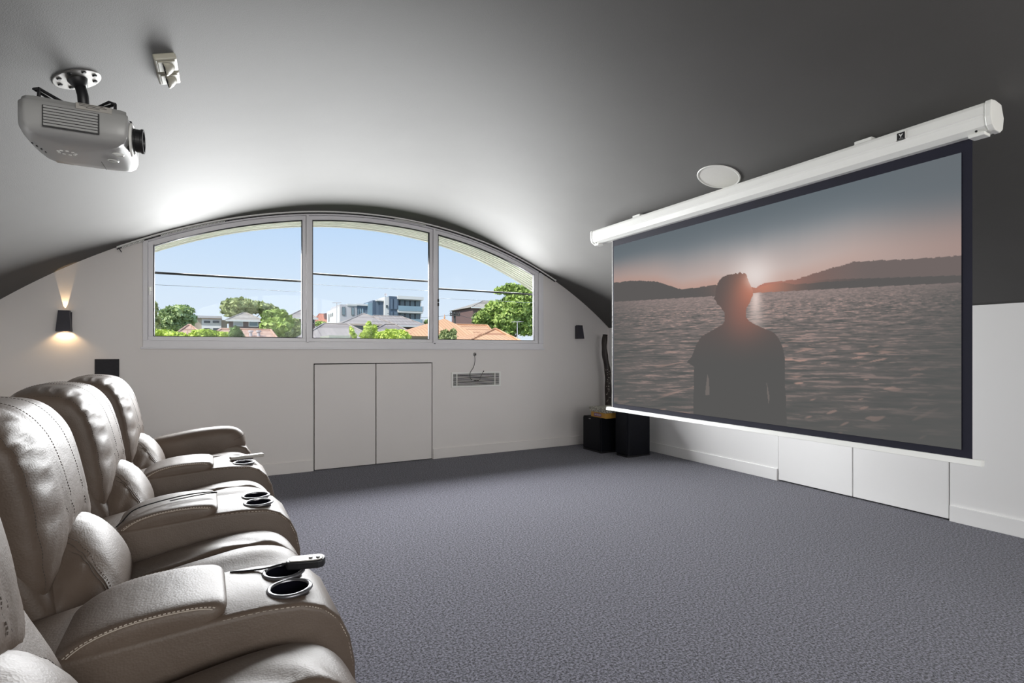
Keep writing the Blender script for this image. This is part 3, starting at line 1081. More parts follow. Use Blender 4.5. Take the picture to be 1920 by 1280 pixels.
proto = make_recliner()
CH = [(1.055, 'taupe leather recliner nearest the camera, cut off by the lower left corner'),
      (1.930, 'taupe leather recliner with the black handset on its cup holders'),
      (2.805, 'taupe leather recliner with a thin black cord over its armrest'),
      (3.680, 'taupe leather recliner at the far end with rounded outer arm')]
ROWROT = math.atan(.032)
chairs = []
for i, (y, lab) in enumerate(CH):
    c = proto if i == 0 else copy_tree(proto)
    c.location = (-.032 * (y - 1.49), y, 0)
    c.rotation_euler = (0, 0, ROWROT)
    tag(c, lab, 'recliner', 'row of home theatre recliners')
    chairs.append(c)
# the nearest chair sits a little more upright than the others
for ch in [x for x in bpy.data.objects if x.parent == chairs[0]]:
    if ch.name.startswith(('headrest', 'lumbar')):
        ch.location.x += .035
    if ch.name.startswith('back_shell'):
        ch.location.x += .085
# outer arm of the last chair: padded roll on a plain panel
rc = chairs[-1]
mb, sf = cushion(ROLL, .095, pw=3.4, nl=48, nt=18, disp=lambda u, t: .003 * math.sin(u * 60 + 4 * t) * math.exp(-((u - .95) / .08) ** 2))
ra = mb.build('rolled_arm', M_leather, rc, smooth=True); ra.location = (0, .405, .0)
s = MB()
seam(s, sf, [(46, -.85), (46.5, -.4), (46.5, .2), (46, .7)], .0016, .0006, 20, True)
stuff(s.build('stitching', M_stitch, ra))
mb = MB().prism([(-.62, .03), (.235, .03), (.250, .12), (.252, .40), (.238, .50), (.205, .555), (.15, .575), (-.62, .56)], 'y', .315, .495)
mb.build('arm_panel', M_leather, rc, bevel=.02, seg=3, smooth=True)

# handset lying across the cup holders of the second chair
rx = empty('handset', (.192, 1.550, .6115), math.radians(-14))
rx.scale = (.80, .80, .9)
tag(rx, 'black wired recliner handset lying across the near cup holders', 'handset')
hs = [(-.060, -.012), (-.054, -.026), (-.02, -.030), (.045, -.031), (.062, -.022), (.066, 0), (.062, .022), (.045, .031), (-.02, .030), (-.054, .026), (-.060, .012)]
MB().prism(hs, 'z', .0, .024).build('handset_body', M_black, rx, bevel=.005, seg=3)
MB().prism([(a * .86 + .002, b * .86) for a, b in hs], 'z', .0235, .0262).build('face_plate', M_remote, rx, bevel=.001)
for k in (0, 1):
    MB().lathe([(0, .003), (.006, .003), (.0065, 0)], (.018 + .024 * k, -.004, .026), n=12).build('button', M_black, rx)
pth = catmull([(-.058, 0, .012), (-.085, .004, .010), (-.12, .010, .002), (-.16, .018, -.003), (-.20, .020, -.004), (-.225, .024, -.005), (-.240, .026, -.006)], 30, closed=False)
MB().tube(pth, .0028, 6).build('cord', M_black, rx)
MB().tube([(-.055, 0, .012), (-.075, .002, .011)], .0045, 8).build('strain_relief', M_black, rx)

# grey remote on the console of the far chair
rx = empty('remote_control', (.105, 3.295, .609), math.radians(12))
tag(rx, 'slim grey remote control lying on the far console', 'remote control')
MB().box(-.085, .085, -.021, .021, 0, .017).build('remote_body', M_remote, rx, bevel=.004)
for k in range(4):
    MB().box(-.030 + k * .014, -.024 + k * .014, -.004, .004, .0168, .0185).build('button', M_dgrey, rx)

# cord of the middle chair with its plug
pl = empty('charging_cord', (-.255, 2.29, .56))
tag(pl, 'thin black cord trailing over the middle armrest to a plug', 'cord')
cp = [(-.325, 2.30, .595), (-.29, 2.315, .632), (-.22, 2.335, .648), (-.13, 2.36, .6560), (-.06, 2.375, .6540), (-.03, 2.372, .650)]
o = MB().tube(catmull(cp, 50, closed=False), .0025, 6).build('cord', M_black); local(o, pl)
cp = [(-.03, 2.372, .650), (-.08, 2.345, .6545), (-.13, 2.325, .6545), (-.18, 2.31, .6520)]
o = MB().tube(catmull(cp, 40, closed=False), .0022, 6).build('cord_loop', M_black); local(o, pl)
o = MB().tube([(-.365, 2.245, .545), (-.355, 2.26, .56), (-.325, 2.30, .595)], [.011, .011, .004], 10).build('plug', M_black); local(o, pl)

# ------------------------------------------------------------------ ceiling fittings
def vnorm(x):
    """room-side normal of the vault at x"""
    n = Vector((VX - x, 0, VZ - zv(x)))
    return n.normalized()


# projector on its mount
PX, PY = -.505, 2.600
pj = empty('projector', (PX, PY, zv(PX)))
tag(pj, 'silver-grey projector hanging upside down from the ceiling', 'projector')
plan = [(-.590, 2.402), (-.45, 2.400), (-.330, 2.400), (-.322, 2.43), (-.318, 2.52), (-.316, 2.62), (-.322, 2.72), (-.340, 2.800), (-.40, 2.822), (-.52, 2.826), (-.600, 2.818), (-.640, 2.77), (-.652, 2.68), (-.652, 2.55), (-.642, 2.46), (-.622, 2.415)]
plan = catmull([Vector(p) for p in plan], 64)
pc = sum(plan, Vector((0, 0))) / len(plan)
levels = [(2.098, .060), (2.096, .030), (2.088, .010), (2.074, .006), (2.072, .0), (2.03, .0), (2.000, .002), (1.984, .010), (1.973, .026), (1.966, .055), (1.963, .11)]
b = MB()
vs, fs = [], []
n = len(plan)
for z, ins in levels:
    for p in plan:
        d = p - pc
        q = pc + d * (1 - ins / d.length)
        vs.append((q.x, q.y, z))
for k in range(len(levels) - 1):
    for i in range(n):
        j = (i + 1) % n
        fs.append((k * n + i, k * n + j, (k + 1) * n + j, (k + 1) * n + i))
fs.append(tuple(range(n))); fs.append(tuple(range(len(levels) * n - 1, (len(levels) - 1) * n - 1, -1)))
b.add(vs, fs)
body = local(b.build('casing', M_projgrey, smooth=True), pj)
# side air grille: dark recess, rim and slats
g = MB(); g.box(-.562, -.402, 2.3965, 2.402, 1.984, 2.060)
rec = g.build('air_grille', M_projdark, body, bevel=.002)
rec.matrix_parent_inverse = Matrix.Identity(4)
for k in range(7):
    z = 1.992 + k * .0102
    sl = MB().box(-.558, -.406, 2.3935, 2.3985, z - .0038, z + .0038).build('slat', M_projgrey, rec, bevel=.001)
    sl.matrix_parent_inverse = Matrix.Identity(4)


def pbox(name, m, *a, **k):
    o = MB().box(*a).build(name, m, **k)
    return local(o, pj)


pbox('rating_plate', M_remote, -.47, -.365, 2.396, 2.404, 2.066, 2.088, bevel=.002)
for k, (a, b_) in enumerate(((-.46, -.385), (-.46, -.38), (-.44, -.40))):
    pbox('plate_line', M_projdark, a, b_, 2.3950, 2.3962, 2.083 - k * .005, 2.0845 - k * .005)
# lens
ln = MB().lathe([(.062, .0), (.062, .006), (.052, .010), (.050, .0)], (-.322, 2.505, 2.018), (1, 0, 0), 36, close=True)
local(ln.build('lens_bezel', M_white, smooth=True), pj)
ln = MB().lathe([(.045, -.01), (.045, .012), (.043, .014), (.043, .030), (.046, .032), (.046, .040), (.038, .040), (.034, .020), (.0, .016)], (-.320, 2.505, 2.018), (1, 0, 0), 36)
local(ln.build('lens_barrel', M_black, smooth=False), pj)
ln = MB().lathe([(.0, .026), (.02, .024), (.035, .018)], (-.320, 2.505, 2.018), (1, 0, 0), 28)
local(ln.build('lens_glass', M_lens, smooth=True), pj)
pbox('front_foot', M_black, -.35, -.325, 2.55, 2.60, 2.094, 2.108, bevel=.003)
# control buttons and seam lines on the glossy underside
rnd = random.Random(2)
for k in range(9):
    a, r_ = k * 2 * PI / 9, .022
    pbox('button', M_white, -.535 + r_ * 1.2 * math.cos(a) - .004, -.535 + r_ * 1.2 * math.cos(a) + .004, 2.60 + r_ * math.sin(a) - .003, 2.60 + r_ * math.sin(a) + .003, 1.9605, 1.9640)
pbox('badge_plate', M_remote, -.60, -.545, 2.73, 2.765, 1.9650, 1.9690)
pbox('panel_seam', M_projdark, -.44, -.438, 2.66, 2.765, 1.9622, 1.9632)
for k, x in enumerate((-.375, -.405)):
    ln = MB().lathe([(.016, -.0035), (.020, .0), (.016, .001)], (x + .01, 2.53 + .09 * k, 1.9625), (0, 0, 1), 20)
    local(ln.build('adjust_ring', M_white, smooth=True), pj)
for k in range(4):
    pbox('status_light', M_black, -.628 + .006 * k, -.624 + .006 * k, 2.55 + .03 * k, 2.562 + .03 * k, 1.9655, 1.9690)
# mount: drilled ceiling flange, pole, spider legs
nrm = vnorm(PX)
fc = Vector((PX, PY, zv(PX)))
fl_ = MB().lathe([(.0, .004), (.078, .004), (.080, .002), (.080, .0), (.0, .0)], fc + nrm * .0005, nrm, 40)
flange = local(fl_.build('ceiling_flange', M_steel), pj)
u_ = nrm.orthogonal().normalized(); w_ = nrm.cross(u_)
for k in range(8):
    a = 2 * PI * k / 8 + .2
    p = fc + nrm * .004 + (u_ * math.cos(a) + w_ * math.sin(a)) * .062
    local(MB().lathe([(.0, .004), (.006, .004), (.0085, .001), (.0085, .0)], p, nrm, 12).build('flange_bolt', M_black), pj)
local(MB().lathe([(.034, .004), (.030, .012), (.022, .03), (.0, .036)], fc, nrm, 28).build('ball_cup', M_black, smooth=True), pj)
local(MB().tube([fc + nrm * .02, (PX + .018, PY, zv(PX) - .06), (PX + .025, PY, 2.105)], .0185, 16).build('mount_pole', M_black, smooth=True), pj)
pbox('mount_plate', M_black, PX - .03, PX + .08, PY - .05, PY + .05, 2.098, 2.110, bevel=.002)
for (dx, dy) in ((-.10, -.16), (.115, -.14), (.12, .15), (-.10, .16)):
    c0 = Vector((PX + .025, PY, 2.106))
    e0 = Vector((PX + .025 + dx, PY + dy, 2.128))
    local(MB().tube([c0, c0.lerp(e0, .5) + Vector((0, 0, .006)), e0, e0 + Vector((0, 0, -.034))], .006, 8).build('mount_leg', M_black), pj)
    sd = Vector((dx, dy, 0)).normalized().cross(Vector((0, 0, 1))) * .02
    local(MB().tube([c0 + sd, e0 + sd, e0], .005, 8).build('mount_leg_brace', M_black), pj)

# twin cream sensor on the ceiling
TX, TY = -.215, 2.580
ts_ = empty('ceiling_sensor', (TX, TY, zv(TX)))
tag(ts_, 'cream twin square sensor with hooded lenses on the ceiling', 'sensor')
tn = vnorm(TX)
tx = Vector((0, 1, 0)).cross(tn).normalized()
if tx.x < 0:
    tx = -tx


def tpt(a, b, c):
    """a along the vault, b along the room, c down from the ceiling"""
    return Vector((TX, TY, zv(TX))) + tx * a + Vector((0, 1, 0)) * b + tn * c


def tbox(name, m, a0, a1, b0, b1, c0, c1, bev=.004):
    vs = [tpt(a, b, c) for c in (c0, c1) for b in (b0, b1) for a in (a0, a1)]
    o = MB().add(vs, [(0, 2, 3, 1), (4, 5, 7, 6), (0, 1, 5, 4), (2, 6, 7, 3), (0, 4, 6, 2), (1, 3, 7, 5)]).build(name, m, bevel=bev)
    return local(o, ts_)


for k, b0 in enumerate((-.112, .004)):
    tbox('module', M_cream, -.040, .040, b0, b0 + .106, .0, .026, .006)
    tbox('lens_plate', M_cream, -.031, .031, b0 + .012, b0 + .094, .026, .030, .002)
    # hood: scoop open towards -x
    hd_ = MB()
    vs, fs = [], []
    nn = 10
    for i in range(nn + 1):
        a = PI * i / nn
        for j in range(6):
            q = j / 5
            rr = 1 - q
            vs.append(tpt(-.012 + .038 * math.sin(a) * (1 - q ** 2), b0 + .055 - .036 * math.cos(a) * math.sqrt(max(0, 1 - q ** 2)) + .012 * q, .030 + .026 * q))
    for i in range(nn):
        for j in range(5):
            fs.append((i * 6 + j, i * 6 + j + 1, (i + 1) * 6 + j + 1, (i + 1) * 6 + j))
    hd_.add(vs, fs)
    o = local(hd_.build('lens_hood', M_cream, smooth=True), ts_)
    md = o.modifiers.new('thick', 'SOLIDIFY'); md.thickness = .002
    tbox('lens_opening', M_gap, -.014, -.011, b0 + .025, b0 + .083, .030, .048, .0)
tbox('wall_box', M_cream, -.034, .034, -.006, .004, .0, .018, .0)

# round ceiling loudspeaker
SXc, SYc = 2.962, 2.515
cs = empty('ceiling_speaker', (SXc, SYc, zv(SXc)))
tag(cs, 'round white loudspeaker grille flush in the ceiling by the screen', 'speaker')
sn = vnorm(SXc); sc_ = Vector((SXc, SYc, zv(SXc)))
local(MB().lathe([(.142, -.006), (.142, .004), (.139, .007), (.132, .007), (.131, .003)], sc_, sn, 48).build('trim_ring', M_white, smooth=True), cs)
local(MB().lathe([(.0, .0052), (.06, .0050), (.132, .004), (.132, -.004)], sc_, sn, 48).build('grille', M_grille, smooth=False), cs)

# ------------------------------------------------------------------ far wall fittings
def sconce(x, lit, label):
    s = empty('wall_sconce', (x, D, 1.45))
    tag(s, label, 'wall lamp', 'tapered wall sconces')
    zt, zb = 1.540, 1.366
    ht, hb, dt, db = .036, .049, .052, .074
    top = [(x - ht, D - dt), (x + ht, D - dt), (x + ht, D - .004), (x - ht, D - .004)]
    bot = [(x - hb, D - db), (x + hb, D - db), (x + hb, D - .004), (x - hb, D - .004)]
    m = MB()
    # hollow tapered shell
    k = .004
    def ring(poly, z, ins):
        cx0 = sum(p[0] for p in poly) / 4; cy0 = sum(p[1] for p in poly) / 4
        return [(p[0] + (ins if p[0] < cx0 else -ins), p[1] + (ins if p[1] < cy0 else -ins), z) for p in poly]
    r0, r1, r2, r3 = ring(bot, zb, 0), ring(top, zt, 0), ring(top, zt, k), ring(bot, zb, k)
    vs = r0 + r1 + r2 + r3
    fs = []
    for a in range(4):
        for i in range(4):
            j = (i + 1) % 4
            b2 = (a + 1) % 4
            fs.append((a * 4 + i, a * 4 + j, b2 * 4 + j, b2 * 4 + i))
    m.add(vs, fs)
    local(m.build('shade', M_sconce), s)
    local(MB().box(x - .045, x + .045, D - .006, D, 1.375, 1.53).build('backplate', M_sconce), s)
    local(MB().box(x - hb + .006, x + hb - .006, D - db + .006, D - .006, 1.392, 1.398).build('diffuser', M_warm if lit else M_dgrey), s)
    local(MB().lathe([(0, .02), (.010, .02), (.012, 0), (0, 0)], (x, D - .030, 1.500), n=16).build('bulb', M_warm if lit else M_dgrey), s)
    if lit:
        for nm, z, dr, en, ang, bl in (('uplight', 1.525, 1, 7.0, 26, .12), ('downlight', 1.384, -1, 2.4, 125, .5)):
            d = bpy.data.lights.new(nm, 'SPOT')
            d.energy = en; d.color = (1, .66, .34); d.spot_size = math.radians(ang); d.spot_blend = bl; d.shadow_soft_size = .003
            o = bpy.data.objects.new(nm, d)
            o.location = (x, D - (.012 if dr > 0 else .026), z)
            o.rotation_euler = Vector((0, .10 * dr * dr, dr)).to_track_quat('-Z', 'Y').to_euler()
            col.objects.link(o); local(o, s)
    return s


sconce(-1.172, True, 'lit charcoal tapered sconce glowing warm on the left of the wall')
sconce(4.018, False, 'unlit charcoal tapered sconce beside the right end of the wall')

# in-wall speaker plate behind the far recliner
sp = empty('wall_speaker', (-.891, D, 1.0))
tag(sp, 'flat dark grey wall speaker panel behind the far recliner', 'speaker')
local(MB().box(-.976, -.807, D - .012, D - .001, .860, 1.137).build('frame', M_black, bevel=.002), sp)
local(MB().box(-.972, -.811, D - .015, D - .010, .864, 1.133).build('grille', M_dgrey, bevel=.002), sp)

# air vent
vt = empty('air_vent', (2.574, D, .79))
tag(vt, 'white slatted air vent low on the far wall', 'vent')
vx0, vx1, vz0, vz1 = 2.260, 2.888, .790, .964
fr = MB()
fr.box(vx0, vx1, D - .012, D, vz0, vz0 + .020); fr.box(vx0, vx1, D - .012, D, vz1 - .020, vz1)
fr.box(vx0, vx0 + .020, D - .012, D, vz0 + .02, vz1 - .02); fr.box(vx1 - .020, vx1, D - .012, D, vz0 + .02, vz1 - .02)
local(fr.build('frame', M_white, bevel=.002), vt)
local(MB().box(vx0 + .018, vx1 - .018, D - .003, D - .001, vz0 + .018, vz1 - .018).build('dark_duct', M_gap), vt)
for k in range(9):
    z = vz0 + .030 + k * .01425
    local(MB().box(vx0 + .02, vx1 - .02, D - .011, D - .004, z - .0024, z + .0024).build('slat', M_white), vt)
for x in (2.326, 2.812):
    local(MB().box(x - .004, x + .004, D - .013, D - .003, vz0 + .02, vz1 - .02).build('divider', M_white), vt)

# cable outlet above it with its loose lead
hk = empty('wall_outlet', (2.553, D, 1.169))
tag(hk, 'round metal wall outlet with a loose lead above the vent', 'outlet')
local(MB().lathe([(.0, .010), (.006, .011), (.010, .006), (.017, .005), (.021, .002), (.021, 0)], (2.553, D, 1.169), (0, -1, 0), 24).build('face_ring', M_steel, smooth=True), hk)
local(MB().lathe([(.0, .014), (.0065, .014), (.0075, .005)], (2.553, D, 1.167), (0, -1, 0), 12).build('socket', M_black), hk)
lead = [at(890, 667, D - .016), at(890.5, 676, D - .03), at(888, 688, D - .03), at(882, 698, D - .03), at(881.5, 705, D - .028), at(884, 711, D - .026), at(892, 713.5, D - .026), at(899, 712, D - .026), at(902, 705, D - .028), at(906, 697, D - .03)]
local(MB().tube(catmull(lead, 60, closed=False), .0032, 6).build('lead', M_pole), hk)
local(MB().tube([lead[-1], lead[-1] + Vector((.008, -.002, .014))], .005, 8).build('plug', M_black), hk)

# ------------------------------------------------------------------ corner: subwoofers, game boxes, didgeridoo
def rbox(x0, x1, y0, y1, r, n=5):
    pts = []
    for cx0, cy0, a0 in ((x1 - r, y0 + r, -PI / 2), (x1 - r, y1 - r, 0), (x0 + r, y1 - r, PI / 2), (x0 + r, y0 + r, PI)):
        for k in range(n + 1):
            a = a0 + PI / 2 * k / n
            pts.append((cx0 + r * math.cos(a), cy0 + r * math.sin(a)))
    return pts


def sub(label, x0, x1, y0, y1, h, r):
    s = empty('subwoofer', ((x0 + x1) / 2, (y0 + y1) / 2, 0))
    tag(s, label, 'speaker')
    local(MB().prism(rbox(x0, x1, y0, y1, r), 'z', .018, h).build('cabinet', M_blackwood, bevel=.004), s)
    local(MB().prism(rbox(x0 - .004, x1 + .004, y0 - .004, y1 + .004, r), 'z', .0, .018).build('plinth', M_black), s)
    local(MB().box(x0 - .010, x0 + .002, y0 + .012, y1 - .012, .03, h - .012).build('grille', M_blackwood, bevel=.004), s)
    return s


sa = sub('black cube speaker with two game boxes on top', 3.895, 4.235, 5.000, 5.355, .412, .010)
local(MB().box(3.883, 3.886, 5.19, 5.225, .385, .394).build('badge', M_remote), sa)
sub('taller black speaker partly behind the screen bar', 4.000, 4.350, 4.650, 4.865, .525, .040)

gb = empty('game_box', (4.06, 5.09, .412))
tag(gb, 'yellow-orange game box on the black speaker', 'box')
local(MB().box(3.925, 4.20, 4.945, 5.235, .412, .476).build('carton', M_yellow, bevel=.002), gb)
local(MB().box(3.9235, 3.926, 5.035, 5.175, .427, .461).build('title_panel', M_purple), gb)
for k in range(6):
    local(MB().box(3.9225, 3.924, 5.048 + k * .020, 5.060 + k * .020, .436, .453).build('letter_block', M_dots), gb)
gb = empty('game_carton', (4.06, 5.09, .476))
tag(gb, 'flat black and white patterned box on the yellow one', 'box')
local(MB().box(3.915, 4.215, 4.935, 5.245, .476, .512).build('tray', M_pattern, bevel=.002), gb)
local(MB().box(3.908, 4.222, 4.928, 5.252, .497, .532).build('lid', M_pattern, bevel=.002), gb)

dg = empty('didgeridoo', (4.375, 5.47, 0))
tag(dg, 'dark wooden didgeridoo standing in the corner behind the speakers', 'didgeridoo')
sk = catmull([(4.385, 5.475, .0), (4.378, 5.470, .25), (4.368, 5.460, .52), (4.362, 5.455, .78), (4.350, 5.450, .95), (4.312, 5.450, 1.13), (4.300, 5.455, 1.28), (4.318, 5.460, 1.415)], 40, closed=False)
rr = [.047 - .014 * (i / 40) + .003 * math.sin(i * .9) for i in range(41)]
local(MB().tube(sk, rr, 16).build('stick', M_didge, smooth=True), dg)
local(MB().lathe([(.030, .0), (.033, .006), (.030, .014), (.018, .014), (.016, .0)], sk[-1] - Vector((0, 0, .008)), (0.1, 0, 1), 20).build('mouthpiece', M_blackwood, smooth=True), dg)
d_ = MB()
rnd = random.Random(8)
for k in range(34):
    i = int(12 + k * 12 / 34)
    a = -PI / 2 - 1.2 + rnd.random() * 2.0
    c0 = sk[i]; r0 = rr[i]
    p = c0 + Vector((math.cos(a) * r0, math.sin(a) * r0, rnd.random() * .03))
    d_.lathe([(.0, .0015), (.004, .0015), (.005, -.001)], p, (math.cos(a), math.sin(a), 0), 7)
o = local(d_.build('painted_dots', M_dots), dg); o['kind'] = 'stuff'

# ------------------------------------------------------------------ outdoors
gd = MB()
gd.add([(-90, 6.8, -3.5), (140, 6.8, -3.5), (190, 160, 2.6), (-120, 160, 2.6)], [(0, 1, 2, 3)])
gd.add([(-90, 6.8, -3.9), (140, 6.8, -3.9), (190, 160, 2.2), (-120, 160, 2.2)], [(3, 2, 1, 0)])
g = gd.build('ground', M_ground)
struct(g, 'sloping garden ground below the window', 'ground')


def gz(y):
    return -3.5 + (y - 6.8) * (6.1 / 153.2)


def house(label, name, roofm, wallm, Y, x0, x1, ye, yr, r0, r1, depth, yb=None, group=None, over=.35):
    """hip-roofed house facing the window: eaves x0..x1 at pixel row ye, ridge r0..r1 at row yr, distance Y"""
    e0, e1 = at(x0, ye, Y), at(x1, ye, Y)
    zr = at((r0 + r1) / 2, yr, Y + depth * .5).z
    ra, rb = at(r0, yr, Y + depth * .5).x, at(r1, yr, Y + depth * .5).x
    ze = e0.z
    h = empty(name, ((e0.x + e1.x) / 2, Y + depth / 2, gz(Y)))
    tag(h, label, 'house', group)
    zb = min(gz(Y) - .3, ze - 2.0)
    w = local(MB().box(e0.x + over, e1.x - over, Y + over, Y + depth - over, zb, ze).build('walls', wallm), h)
    m = MB()
    ym = Y + depth / 2
    x0_, x1_ = e0.x, e1.x
    vs = [(x0_, Y, ze), (x1_, Y, ze), (x1_, Y + depth, ze), (x0_, Y + depth, ze), (ra, ym, zr), (rb, ym, zr)]
    m.add(vs, [(0, 1, 5, 4), (1, 2, 5), (2, 3, 4, 5), (3, 0, 4), (3, 2, 1, 0)])
    rf = local(m.build('roof', roofm), h)
    f = MB()
    f.box(x0_ - .05, x1_ + .05, Y - .06, Y + .06, ze - .18, ze + .03)
    local(f.build('gutter', M_offwhite if wallm is M_brick else M_tan), h)
    for a, b in (((x0_, Y, ze), (ra, ym, zr)), ((x1_, Y, ze), (rb, ym, zr)), ((ra, ym, zr), (rb, ym, zr))):
        if (Vector(a) - Vector(b)).length > .05:
            local(MB().tube([Vector(a) + Vector((0, 0, .03)), Vector(b) + Vector((0, 0, .03))], .09, 6).build('ridge_cap', roofm), h)
    return h, w


def fwin(h, Y, x0, x1, y0, y1, m=None, frame=None, t=.12, name='window'):
    """window of a far house on its front face at distance Y"""
    a, b = at(x0, y1, Y), at(x1, y0, Y)
    f = MB()
    f.box(a.x, b.x, Y - t, Y + .02, a.z, b.z)
    o = local(f.build(name, frame or M_offwhite), h)
    k = min(.10, (b.x - a.x) * .12)
    p = MB().box(a.x + k, b.x - k, Y - t - .03, Y - t + .01, a.z + k, b.z - k).build('pane', m or M_winglass, o)
    return o


# tan and white apartment block
Y = 93
bl = empty('apartment_block', (at(390, 640, Y).x, Y, gz(Y)))
tag(bl, 'low white apartment block with a tan side wing', 'building')


def bbox(h, name, m, Y, x0, x1, y0, y1, dep):
    a, b = at(x0, y1, Y), at(x1, y0, Y)
    return local(MB().box(a.x, b.x, Y, Y + dep, a.z, b.z).build(name, m), h)


bbox(bl, 'side_wing', M_tan, Y + .2, 360, 378.5, 595.5, 680, 9)
bbox(bl, 'facade', M_offwhite, Y, 378, 415, 595, 680, 10)
bbox(bl, 'right_wing', M_tan, Y + .4, 415, 426, 600, 680, 9)
bbox(bl, 'roof_slab', M_palegrey, Y - .4, 366, 416, 592.5, 595.5, 11)
bbox(bl, 'parapet', M_tile_pink, Y - .3, 379, 416, 595.5, 597, .4)
for (a, b, c, d) in ((381, 395.5, 600, 606.5), (397.5, 412.5, 600, 606.5), (381, 395, 614, 620), (398, 413, 614, 621)):
    fwin(bl, Y, a, b, c, d, M_windark)

h1, _ = house('dark brick house with a low hipped roof and two white windows', 'brick_house', M_tile_gr, M_brick, 80, 424, 495, 599.5, 586.5, 456, 462, 11)
fwin(h1, 80.35, 437.5, 455.5, 601, 611.5, M_palegrey); fwin(h1, 80.35, 466, 484.5, 602, 612, M_winglass)
h2, _ = house('dark brick house with a pointed roof behind the left mullion', 'brick_house', M_tile_br, M_brick, 80, 536, 596, 595, 581, 565.5, 566.5, 10)
fwin(h2, 80.35, 586.5, 589.8, 597, 607, M_windark)
house('far house with a red tiled roof beside the white building', 'red_roof_house', M_tile_red, M_palegrey, 125, 588, 625, 606, 589, 598, 640, 14)
ch = local(MB().box(at(609, 600, 128).x, at(613, 600, 128).x, 128, 129.5, at(609, 600, 128).z, at(609, 587, 128).z).build('chimney', M_brick), bpy.data.objects['red_roof_house'])
house('small house with a pale terracotta hip roof low on the left', 'terracotta_house', M_tile_pink, M_offwhite, 52, 320, 388, 632, 609.5, 353, 357, 9)
house('long low house with a pinkish brown roof under the brick house', 'long_house', M_tile_pink, M_offwhite, 46, 385, 522, 636, 618, 414, 508, 9)
rf_ = [o for o in bpy.data.objects if o.name.startswith('long_house')][0]
for x in (470, 485):
    p = at(x, 624, 47.5)
    local(MB().lathe([(.12, 0), (.12, .35), (.2, .38), (.2, .5), (0, .52)], p - Vector((0, 0, .3)), n=10).build('roof_vent', M_palegrey), rf_)

# white modern building
Y = 105
mbd = empty('modern_building', (at(700, 640, Y).x, Y, gz(Y)))
tag(mbd, 'white and blue modern apartment building with glazed balconies', 'building')
a0, a1 = at(613, 584.5, Y + 8), at(637, 574, Y)
zb = gz(Y) - 1
# slanting left flank
m = MB()
q = [(a0.x, Y + 8), (a1.x, Y)]
vs = [(q[0][0], q[0][1], zb), (q[1][0], q[1][1], zb), (q[1][0], q[1][1], a1.z), (q[0][0], q[0][1], a0.z),
      (q[0][0] + 3, q[0][1] + 3, zb), (q[1][0] + 3, q[1][1] + 3, zb), (q[1][0] + 3, q[1][1] + 3, a1.z), (q[0][0] + 3, q[0][1] + 3, a0.z)]
m.add(vs, [(0, 1, 2, 3), (7, 6, 5, 4), (3, 2, 6, 7), (0, 3, 7, 4), (1, 5, 6, 2), (4, 5, 1, 0)])
local(m.build('flank_wing', M_offwhite), mbd)
for f0 in (.10, .26, .38):
    f1 = f0 + .05
    p, r_ = a0.lerp(a1, f0 + .05), a0.lerp(a1, f1 + .05)
    w_ = MB().add([(p.x - .05, p.y - .05, p.z - 2.2 + 1.0 * (f0 > .2)), (r_.x - .05, r_.y - .05, r_.z - 2.2 + 1.0 * (f0 > .2)), (r_.x - .05, r_.y - .05, r_.z - .7), (p.x - .05, p.y - .05, p.z - .7),
                   (p.x + .2, p.y + .2, p.z - 2.2), (r_.x + .2, r_.y + .2, r_.z - 2.2), (r_.x + .2, r_.y + .2, r_.z - .7), (p.x + .2, p.y + .2, p.z - .7)],
                  [(0, 1, 2, 3), (7, 6, 5, 4), (3, 2, 6, 7), (0, 3, 7, 4), (1, 5, 6, 2), (4, 5, 1, 0)])
    local(w_.build('slot_window', M_windark), mbd)
bbox(mbd, 'front_wing', M_palegrey, Y, 637, 669, 571.5, 680, 10)
bbox(mbd, 'front_wing_cap', M_offwhite, Y - .15, 651, 669.5, 570, 572.5, 10)
fwin(mbd, Y, 641, 647.2, 575.5, 590.5, M_winglass, M_windark); fwin(mbd, Y, 658.5, 664.2, 576, 591, M_winglass, M_windark)
bbox(mbd, 'recess_wall', M_bluegrey, Y + 1.5, 668, 692, 572, 680, 8)
for k in range(3):
    fwin(mbd, Y + 1.5, 669.5 + 4 * k, 673.3 + 4 * k, 578, 591, M_balglass, M_windark)
bbox(mbd, 'recess_cap', M_offwhite, Y + 1.2, 668, 699, 570.3, 572.3, 8)
for i, (a, b, t, mm) in enumerate(((690, 699.5, 567.5, M_balglass), (699, 706, 563, M_bluedark), (706, 712, 565, M_bluegrey), (711.5, 722, 564, M_bluedark))):
    bbox(mbd, 'cladding_panel', mm, Y + .9 - .25 * i, a, b, t, 680, 8)
bbox(mbd, 'cladding_cap', M_offwhite, Y - .1, 706, 722, 562, 564, 7)
bbox(mbd, 'stair_tower', M_offwhite, Y - .8, 721.5, 730.3, 556.5, 680, 9)
fwin(mbd, Y - .8, 723.8, 726.8, 572, 576.5, M_windark, M_windark)
bbox(mbd, 'dark_glass_bay', M_bluedark, Y - 1.1, 730, 747.5, 555.8, 680, 9)
for a, b in ((732, 736.5), (738, 746)):
    fwin(mbd, Y - 1.1, a, b, 560, 580, M_bluegrey, M_bluedark)
    fwin(mbd, Y - 1.1, a, b, 584, 600, M_bluegrey, M_bluedark)
bbox(mbd, 'balcony_back_wall', M_bluegrey, Y + .8, 747, 788, 559, 680, 8)
for k in range(4):
    fwin(mbd, Y + .8, 749.5 + 9.6 * k, 758.3 + 9.6 * k, 561.5, 576, M_winglass, M_windark)
    fwin(mbd, Y + .8, 749.5 + 9.6 * k, 758.3 + 9.6 * k, 586.5, 602, M_winglass, M_windark)
bbox(mbd, 'roof_slab', M_offwhite, Y - 1.6, 746, 794.5, 556.5, 560, 11)
